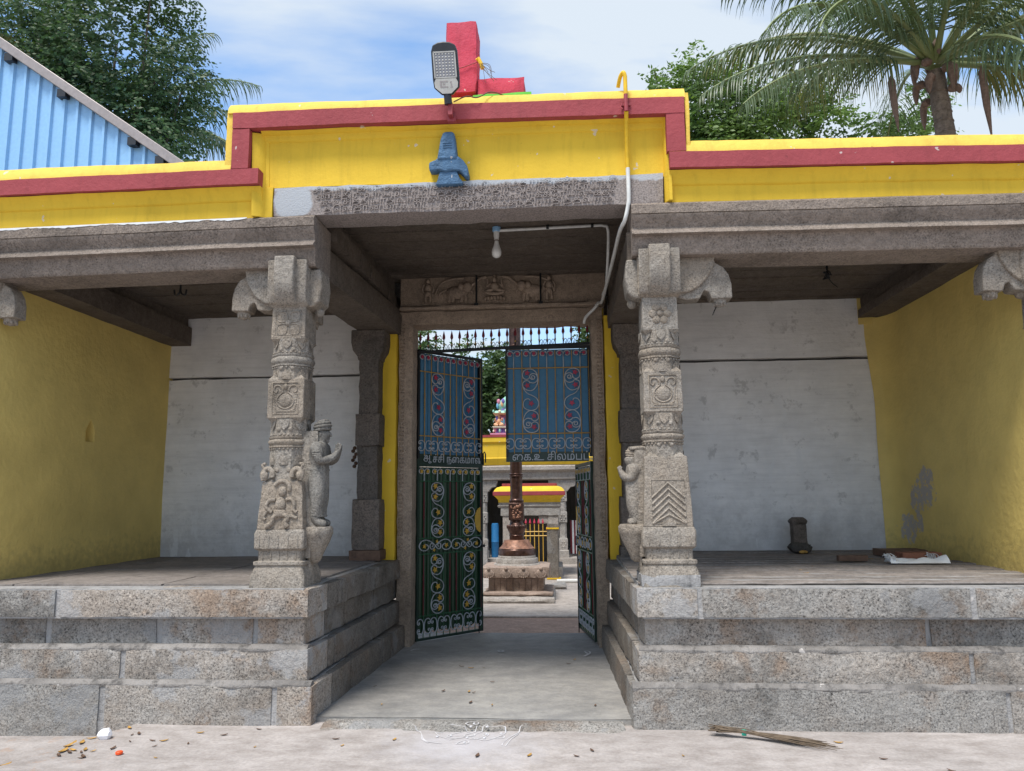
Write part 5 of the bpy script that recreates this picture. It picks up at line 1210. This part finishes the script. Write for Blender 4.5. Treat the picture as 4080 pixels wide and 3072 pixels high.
    for k in range(7):
        px = -.88+k*.083; top = 1.05 if k < 6 else .92
        sp = part('spear', MB().tube([(px,15.1,.05),(px,15.1,top)], .009, 6), M['yellow_leaf'], t)
        part('spear_tip', MB().lathe([(.004,top-.01),(.022,top+.02),(.018,top+.045),(.002,top+.10)], px, 15.1, 8), M['pink'], sp)
    t = thing('leaning_post', 'plain grey stone post bound with a yellow strap', 'post', (-.27, 14.95, 0))
    part('shaft', MB().rbox(-.385, -.165, 14.85, 15.05, 0, 1.06, .1, .008, .02, 6), M['granite_side'], t); part('strap', MB().box(-.395,-.155,14.84,15.06,.955,.985), M['pvc_yellow'], t)
    part('foot_strap', MB().box(-.395,-.13,14.83,15.06,.02,.045), M['pvc_yellow'], t)
    single('loose_stone', MB().rbox(-.30,-.03,13.3,13.7,.012,.10,.08,.02,.04,7), M['stonelite'], 'flat loose stone lying beside the mast base', 'stone')
    single('ground_pipe', MB().tube([(-.2,14.3,.045),(1.6,14.5,.045)], .035, 10), M['pvc'], 'white pipe lying across the courtyard pavement', 'pipe')
    # colonnade
    t = thing('colonnade', 'long stone colonnade with yellow parapet at the back of the courtyard', 'building', (-.8, 19, 0))
    part('floor', MB().box(-9, 8, 18.3, 23, 0, .14), M['stonelite'], t)
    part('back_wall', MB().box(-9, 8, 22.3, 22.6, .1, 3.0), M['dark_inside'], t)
    part('roof', MB().box(-9, 8, 18.6, 22.6, 2.35, 2.5), M['mortar'], t)
    part('beam', MB().sweepx([(18.55,1.98),(18.5,2.0),(18.5,2.16),(18.46,2.18),(18.40,2.22),(18.40,2.30),(18.44,2.33),(18.9,2.33),(18.9,1.98)], -9, 8, step=.5, amp=.01), M['stonelite'], t)
    part('parapet', MB().sweepx([(18.46,2.34),(18.44,2.38),(18.40,2.50),(18.42,2.52),(18.42,2.86),(18.38,2.90),(18.38,3.01),(18.7,3.01),(18.7,2.34)], -9, 8, step=.5, amp=.006), M['yellow'], t)
    part('red_band', MB().sweepx([(18.37,3.012),(18.37,3.07),(18.72,3.07),(18.72,3.012)], -9, 8, step=.5), M['red'], t)
    for k in range(8):
        px = -7.75+k*1.915
        c = part('column', stack(px, 18.66, [(.13,.06,.14),(.13,.06,.30),(.105,.06,.32),(.11,.06,.55),(.085,.5,.60),(.085,.5,.95),(.1,.06,.97),(.1,.06,1.2),(.085,.5,1.22),(.085,.5,1.45),(.1,.06,1.47),(.1,.06,1.7)], seed=k), M['stonelite'], t)
        mb = MB()
        for z in (.45, 1.08, 1.58):
            for q in range(6): mb.ball((px+.055*math.cos(q*1.047), 18.56, z+.06*math.sin(q*1.047)), (.022,.02,.022), 6, 4)
        part('relief', mb, M['stonelite'], c, smooth=60)
        mb = MB().prism([(-.34,1.98),(-.34,1.93),(-.30,1.82),(-.2,1.8),(-.12,1.70),(.12,1.70),(.2,1.8),(.30,1.82),(.34,1.93),(.34,1.98)], 18.56, 18.76, lambda p, q, a: (px+p, a, q)); part('corbel', mb, M['stonelite'], c, bevel=.01)
    single('concrete_block', MB().rbox(-2.12,-1.85,18.0,18.25,.012,.45,.12,.006,.01,3), M['mortar'], 'grey concrete block before the colonnade', 'block')
    single('blue_drum', MB().lathe([(.085,.14),(.09,.16),(.09,.5),(.095,.51),(.09,.52),(.09,.9),(.08,.94),(.06,.95)], -1.74, 18.75, 20), M['plastic_blue'], 'blue plastic drum standing between colonnade columns', 'drum')
    t = thing('striped_cloth', 'dark red and white striped cloth hung in the colonnade', 'cloth', (.18, 18.9, .15))
    for k in range(6): part('stripe', MB().box(.08+k*.045, .125+k*.045, 18.98, 19.0, .2, 1.0), M['maroon' if k % 2 == 0 else 'sack'], t)
    # painted tower of the shrine
    t = thing('painted_tower', 'small multicoloured temple tower with painted figures above the parapet', 'tower', (-1.45, 24.5, 0))
    cols = {}
    for nm, c in (('rose',(.62,.22,.32)),('sky',(.18,.42,.62)),('mint',(.30,.58,.45)),('violet',(.20,.14,.42)),('peach',(.75,.40,.22)),('cream',(.75,.66,.5))): cols[nm] = plain('tower_'+nm, c, .5)
    xc, yc = -1.45, 24.5
    def tier(name, h0, h1, z0, z1, c): part(name, MB().loft([[(xc-h0,yc-h0,z0),(xc+h0,yc-h0,z0),(xc+h0,yc+h0,z0),(xc-h0,yc+h0,z0)],[(xc-h1,yc-h1,z1),(xc+h1,yc-h1,z1),(xc+h1,yc+h1,z1),(xc-h1,yc+h1,z1)]]), cols[c], t, bevel=.01)
    part('shrine_wall', MB().box(xc-1.0, xc+1.0, yc-1.0, yc+1.0, 0, 3.3), M['stonelite'], t)
    tier('base_tier', .85,.83,3.3,3.5,'sky'); tier('base_moulding', .88,.88,3.5,3.56,'rose'); tier('storey', .72,.70,3.56,3.72,'violet'); tier('cornice', .80,.82,3.72,3.78,'cream'); tier('storey', .62,.60,3.78,4.15,'rose'); tier('cornice', .76,.80,4.15,4.2,'peach'); tier('cornice', .78,.72,4.2,4.28,'mint'); tier('neck', .55,.55,4.28,4.36,'violet')
    part('dome', MB().lathe([(.60,4.36),(.68,4.42),(.70,4.52),(.62,4.68),(.45,4.82),(.2,4.92),(.12,4.95),(.16,5.02),(.08,5.1),(.02,5.25)], xc, yc, 28), cols['mint'], t, smooth=50)
    rnd = random.Random(6); k = 0
    for z, h, s in ((3.64,.74,.06),(3.62,.78,.045),(3.95,.66,.10),(4.0,.68,.07),(4.24,.78,.05),(4.5,.70,.07),(4.6,.66,.06),(3.42,.86,.05)):
        for q in range(9):
            px = xc-h+2*h*q/8; py = yc-h if z < 4.3 else yc-math.sqrt(max(.02, .5-(px-xc)**2))
            part('ornament', MB().ball((px, py, z+.03*rnd.random()), (s*rnd.uniform(.6,1), s*.6, s*rnd.uniform(.8,1.5)), 8, 6), list(cols.values())[(k*5+q*3) % 6], t, smooth=60)
        k += 1
    for px, c in ((-.62,'peach'),(.0,'rose'),(.62,'peach')):
        mb = MB().ball((xc+px, yc-.68, 4.08), (.045,.045,.055), 9, 6).ball((xc+px, yc-.68, 3.94), (.075,.06,.10), 10, 7)
        mb.tube(spline([(xc+px-.05,yc-.7,3.88),(xc+px-.13,yc-.76,3.84),(xc+px-.02,yc-.78,3.82)], 3), .035, 7).tube(spline([(xc+px+.05,yc-.7,3.88),(xc+px+.13,yc-.76,3.84),(xc+px+.02,yc-.78,3.82)], 3), .035, 7)
        for s in (-1, 1): mb.tube(spline([(xc+px+s*.06,yc-.68,4.0),(xc+px+s*.12,yc-.70,3.95),(xc+px+s*.10,yc-.76,4.02)], 3), .022, 6)
        part('seated_figure', mb, cols[c], t, smooth=60)
build_court()
# ================================================================ shed
def build_shed():
    t = thing('corrugated_shed', 'tall shed with pale blue corrugated gable and grey edge trim', 'shed', (-9.5, 14, 0))
    # roof edge falls from (-9.18, 9.13) to the right
    sl = (6.935-9.128)/(9.178-6.089); top = lambda x: 9.128+(x+9.178)*sl-.13
    pit = .232; k = 0; x = -13.0
    rid = lambda v: v if v > -11.5 else -23.0-v
    while x < -5.3:                                  # one sheet covers four ribs
        x1 = x+pit*4; pr = []
        for q in range(4):
            a = x+q*pit; pr += [(a, 0), (a+pit*.60, 0), (a+pit*.68, -.045), (a+pit*.86, -.045), (a+pit*.94, 0)]
        pr.append((x1, 0)); mb = MB(); v = []
        for p, d in pr: v.append((p, 11+d, 2.6)); v.append((p, 11+d, top(rid(p))))
        mb.add(v, [(2*i, 2*i+2, 2*i+3, 2*i+1) for i in range(len(pr)-1)])
        part('wall_sheet', mb, M['shed_blue'], t, smooth=20); x = x1+.0; k += 1
    part('lower_wall', MB().box(-16, -5.2, 11.1, 11.3, 0, 2.6), M['mortar'], t)
    for s in (0, 1):
        X = (lambda v: v) if s == 0 else (lambda v: -23.0-v)
        a, b = -11.5, -4.9; za, zb = top(a), top(b)
        v = [(X(a),10.86,za-.02),(X(b),10.86,zb-.02),(X(b),10.86,zb+.16),(X(a),10.86,za+.16),(X(a),11.05,za-.02),(X(b),11.05,zb-.02),(X(b),11.05,zb+.16),(X(a),11.05,za+.16)]
        part('edge_trim', MB().hexa([v[0],v[1],v[5],v[4],v[3],v[2],v[6],v[7]]), M['trim'], t, bevel=.01)
        v = [(X(a),11.05,za+.10),(X(b),11.05,zb+.10),(X(b),22,zb+.10),(X(a),22,za+.10),(X(a),11.05,za+.16),(X(b),11.05,zb+.16),(X(b),22,zb+.16),(X(a),22,za+.16)]
        part('roof_sheet', MB().hexa(v), M['shed_blue'], t)
    for px in (-7.95, -6.72, -8.9, -6.25):
        z = top(px)-.06; part('clip', MB().box(px-.07, px+.07, 10.87, 10.99, z-.08, z+.05), M['lamp_black'], t)
    for i in range(16):                                  # roofing screws along two girts
        for zr in (7.35, 8.0):
            px = -9.4+i*pit+pit*.3*0
            if top(px) > zr+.12: part('screw', MB().ball((px+.07, 10.985, zr+.04*math.sin(i)), (.016,.012,.016), 6, 4), M['lamp_black'], t)
build_shed()
# ================================================================ trees
def tree(name, label, base, top, limbs, clumps, nspray, mat, seed, leaf=.10, group=None, spray=.38, nl=7, trunk_r=.2):
    rnd = random.Random(seed); t = thing(name, label, 'tree', base, group)
    mb = MB(); b = Vector(base); tp = Vector(top)
    pts = [b, b.lerp(tp, .35)+Vector((.15, .1, 0)), b.lerp(tp, .7)+Vector((-.1, .05, 0)), tp]
    mb.tube(spline(pts, 4), [trunk_r*(1-.55*i/12) for i in range(13)], 9); part('trunk', mb, M['bark'], t, smooth=60)
    for c, r in clumps:
        s = b.lerp(tp, rnd.uniform(.6, 1)); e = Vector(c); mid = (s+e)/2+Vector((rnd.uniform(-.3,.3), rnd.uniform(-.3,.3), .2))
        part('limb', MB().tube(spline([s, mid, e], 5), [trunk_r*.28*(1-.8*i/10) for i in range(11)], 6), M['bark'], t, smooth=60)
    V = []; Fc = []; tot = sum(r[0]*r[1]*r[2] for c, r in clumps)
    for c, r in clumps:
        n = int(nspray*r[0]*r[1]*r[2]/tot)
        for k in range(n):
            while True:
                p = Vector((rnd.uniform(-1,1), rnd.uniform(-1,1), rnd.uniform(-1,1)))
                if .30 < p.length < 1: break
            q = Vector((c[0]+p.x*r[0], c[1]+p.y*r[1], c[2]+p.z*r[2]))
            if fz(q, .9, seed) < -.18 or fz(q, 2.3, seed+2) < -.33: continue
            out = Vector((p.x, p.y, p.z*.6+.1)).normalized()
            ax = (out+Vector((rnd.gauss(0,.5), rnd.gauss(0,.5), rnd.gauss(-.15,.4)))).normalized()
            sd = ax.cross(Vector((0,0,1))); sd = sd.normalized() if sd.length > .1 else Vector((1,0,0))
            L = spray*rnd.uniform(.6, 1.2)
            for j in range(nl):
                u = (j+.5)/nl; s = 1 if j % 2 else -1
                cpos = q+ax*L*u+Vector((0,0,-.25*L*u*u)); d = (sd*s*.8+ax*.55+Vector((rnd.gauss(0,.2), rnd.gauss(0,.2), rnd.gauss(-.25,.25)))).normalized()
                wv = d.cross(ax+Vector((rnd.gauss(0,.4),rnd.gauss(0,.4),rnd.gauss(0,.4)))); wv = wv.normalized() if wv.length > .05 else sd
                l = leaf*rnd.uniform(.7, 1.3); b0 = len(V)
                V += [cpos, cpos+d*l*.5+wv*l*.25, cpos+d*l, cpos+d*l*.5-wv*l*.25]; Fc.append((b0, b0+1, b0+2, b0+3))
    m2 = MB(); m2.v = [tuple(v) for v in V]; m2.f = Fc
    part('crown', m2, mat, t, smooth=0)
    return t
tree('leafy_tree', 'large drooping dark green tree overhanging the blue shed', (-11.2, 17, 0), (-10.6, 16.4, 9.5), None,
     [((-12.6,16.2,11.8),(2.1,1.6,2.0)), ((-10.4,16,12.4),(1.7,1.5,1.7)), ((-10.9,16,10.4),(1.9,1.4,1.4)), ((-9.3,15.8,11.2),(1.1,1.1,1.2)), ((-9.2,15.7,9.8),(1.2,1.1,1.0)), ((-8.5,15.6,10.9),(.75,.6,.38)), ((-8.95,15.5,8.7),(.75,.8,.7)), ((-9.6,15.9,13.3),(.95,1.0,1.0)), ((-8.3,15.6,8.3),(.35,.4,.35)), ((-13.5,16.5,9.5),(1.6,1.3,1.6))], 12500, M['leaf_dark'], 3, .112, spray=.48, trunk_r=.26)
tree('leafy_tree', 'rounded bright green tree between the gateway parapet and palm', (3.4, 17.6, 0), (3.5, 17.4, 8.5), None,
     [((3.3,17.2,10.6),(1.2,1.1,.95)), ((4.2,17.2,10.2),(1.1,1.0,.9)), ((2.6,17.1,10.9),(.65,.7,.7)), ((3.2,17.2,11.7),(.42,.4,.45)), ((4.75,17.2,10.75),(.55,.6,.5)), ((2.3,17.1,11.6),(.22,.25,.25)), ((3.6,17.4,9.4),(1.7,1.2,.8)), ((4.2,17.2,11.3),(.5,.5,.4))], 3600, M['leaf_mid'], 5, .12, spray=.4)
tree('leafy_tree', 'thin green treetop showing behind the palm frond', (6.0, 18.5, 0), (6.0, 18.3, 8.5), None,
     [((5.9,18.2,11.2),(.75,.7,.7)), ((6.5,18.2,10.6),(.8,.7,.6)), ((5.6,18.2,10.3),(.7,.6,.6))], 1000, M['leaf_mid'], 6, .12, spray=.4)
tree('leafy_tree', 'low sparse green tree beside the palm trunk', (8.3, 18.5, 0), (8.2, 18.3, 8.2), None,
     [((7.7,18.2,10.3),(.7,.6,.6)), ((8.6,18.2,10.0),(.8,.6,.7)), ((8.9,18.2,11.0),(.5,.5,.5))], 900, M['leaf_mid'], 7, .12, spray=.4)
tree('courtyard_tree', 'tall dense green tree behind the painted tower', (-3.3, 30, 0), (-3.0, 30, 6.5), None,
     [((-3.0,29.6,6.2),(1.1,1.1,1.0)), ((-2.4,29.5,5.4),(1.1,1.0,1.2)), ((-3.6,29.6,4.8),(1.0,1.0,1.3)), ((-2.0,29.4,7.0),(.7,.8,.45)), ((-3.4,29.4,7.2),(.8,.8,.45)), ((-1.0,29.8,7.0),(.6,.7,.4))], 3200, M['leaf_far'], 8, .17, 'courtyard trees', .5)
tree('courtyard_tree', 'bushy tree top seen beside the open gate jamb', (-7.2, 32, 0), (-6.6, 32, 7), None, [((-6.15,31.5,8.2),(.7,.8,.6)), ((-6.8,31.5,7.4),(1.0,1.0,1.0))], 1100, M['leaf_far'], 9, .17, 'courtyard trees', .5)
tree('courtyard_tree', 'bushy tree top seen beside the conduit jamb', (1.9, 30, 0), (1.7, 30, 7), None, [((1.25,29.5,8.1),(.55,.6,.5)), ((1.9,29.5,7.4),(.8,.8,.9))], 900, M['leaf_far'], 10, .17, 'courtyard trees', .5)
# ---------------------------------------------------------------- palms
def frond(parent, org, az, el, L, droop, mat, seed, n=64, lw=1.05):
    rnd = random.Random(seed); p = Vector(org); pts = [p.copy()]; a = el; m = 16; twist = rnd.uniform(-.15, .15)
    for i in range(m):
        d = Vector((math.cos(az)*math.cos(a), math.sin(az)*math.cos(a), math.sin(a))); p = p+d*L/m; pts.append(p.copy()); a -= droop/m*(.5+1.2*i/m); az += rnd.gauss(0,.012); az += twist/m
    st = part('frond', MB().tube(pts, [.055*(1-.9*i/m)+.006 for i in range(m+1)], 6), M['rachis'], parent, smooth=60)
    mb = MB()
    for k in range(n*2):
        s = 1 if k % 2 else -1; u = .16+.84*(k//2)/(n-1); f = u*m; i = min(m-1, int(f)); q = pts[i].lerp(pts[i+1], f-i); t = (pts[i+1]-pts[i]).normalized()
        if rnd.random() < .07: continue
        sd = t.cross(Vector((0,0,1))).normalized()*s; up = sd.cross(t)*s
        l = lw*(math.sin(math.pi*min(1, (u*.86+.10)))**.6)*rnd.uniform(.7, 1.15)+.06; d = (sd*.80+t*.62+Vector((0,0,.12+rnd.gauss(0,.06)))).normalized()
        w = .0185*rnd.uniform(.7,1.15)*(1 if u < .8 else .7); wv = t*.75+Vector((0,0,.5)); wv = (wv-d*wv.dot(d)).normalized(); b = len(mb.v); g = rnd.uniform(.35, 1.15); c = q.copy(); seg = 4
        for j in range(seg+1):
            ww = w*(.7, 1, .9, .6, .05)[j]; mb.v += [tuple(c+wv*ww), tuple(c-wv*ww)]
            d = (d+Vector((0,0,-.55*g*(1+.5*j)))).normalized(); c = c+d*l/seg
        mb.f += [(b+2*j, b+2*j+1, b+2*j+3, b+2*j+2) for j in range(seg)]
    part('leaflets', mb, mat, st, smooth=60)
def palm(label, base, crown, fr, seed, group):
    t = thing('coconut_palm', label, 'palm tree', base, group); b = Vector(base); c = Vector(crown); pr = []; n = 40
    mb = MB().tube([b.lerp(c, i/n)+Vector((.25*math.sin(math.pi*i/n), 0, 0)) for i in range(n+1)], [.22-.075*i/n+.010*(i % 2) for i in range(n+1)], 12); part('trunk', mb, M['palm_bark'], t, smooth=60)
    for k in range(int((c.z-b.z)*5)):
        f = k/((c.z-b.z)*5); q = b.lerp(c, f)+Vector((.25*math.sin(math.pi*f), 0, 0)); r = .223-.075*f
        if q.z > c.z-3.0: part('leaf_scar', MB().tube([(q.x+r*math.cos(a), q.y+r*math.sin(a), q.z+.02*math.sin(a*1+k)) for a in [2*math.pi*i/14 for i in range(14)]], .016, 5, True), M['palm_bark'], t, smooth=60)
    rnd = random.Random(seed); mb = MB()
    for k in range(16):
        a = rnd.random()*6.28; z = rnd.uniform(-.5, .5); r0 = .2
        mb.tube(spline([c+Vector((r0*math.cos(a), r0*math.sin(a), z)), c+Vector((.34*math.cos(a), .34*math.sin(a), z-.05)), c+Vector((.36*math.cos(a), .36*math.sin(a), z-.45*rnd.random()-.1))], 3), [.07,.08,.08,.07,.06,.04,.01], 6)
    part('husk_fibre', mb, M['husk'], t, smooth=60)
    for k, (az, el, L, dr) in enumerate(fr):
        frond(t, c+Vector((.1*math.cos(R(az)), .1*math.sin(R(az)), .15)), R(az), R(el), L, R(dr), M['palm_old'] if k % 5 == 4 else M['palm'], seed*50+k)
    return t, c
t, c = palm('tall coconut palm with arching fronds beside the gateway', (6.75, 13.6, 0), (6.9, 13.5, 9.2), [
    (182,12,4.4,50),(172,30,4.6,62),(197,-2,4.3,42),(208,22,4.5,75),(160,42,4.4,70),(232,34,4.3,85),(262,48,4.2,95),(283,30,4.2,95),(305,28,4.2,80),(335,25,4.3,72),(5,30,4.4,70),(352,2,4.2,60),(40,35,4.3,70),(80,35,4.3,80),(120,40,4.3,75),(215,58,4.2,80),(320,56,4.0,85),(185,58,4.4,85),(245,66,4.2,70),(340,-18,3.6,45),(20,60,4.2,75),(275,-8,3.3,70),(200,44,4.5,70),(225,20,4.2,80),(295,50,4.3,80),(255,25,4.0,95),(350,40,4.4,75),(310,8,4.2,65)], 3, 'coconut palms')
for k, (dx, dz, l) in enumerate(((-.95,-.35,.95),(.62,-.25,1.25))):
    x = c.x+dx; part('hanging_spathe', MB().tube([(x,c.y-.35,c.z+dz+.12),(x,c.y-.35,c.z+dz),(x+.02,c.y-.35,c.z+dz-l*.5),(x+.05,c.y-.35,c.z+dz-l)], [.015,.065,.058,.01], 7), M['husk'], t, smooth=60)
palm('coconut palm whose fronds show through the dark tree', (-12.4, 18.6, 0), (-12.15, 18.4, 11.25), [(0,25,4.2,62),(-8,5,4.2,50),(10,48,4.4,62),(-25,-10,3.8,45),(40,30,4,70),(180,20,4,60),(220,35,4,70),(140,30,4,70),(300,20,4,70),(260,40,4,80),(90,40,4,70),(340,60,4.2,70)], 7, 'coconut palms')
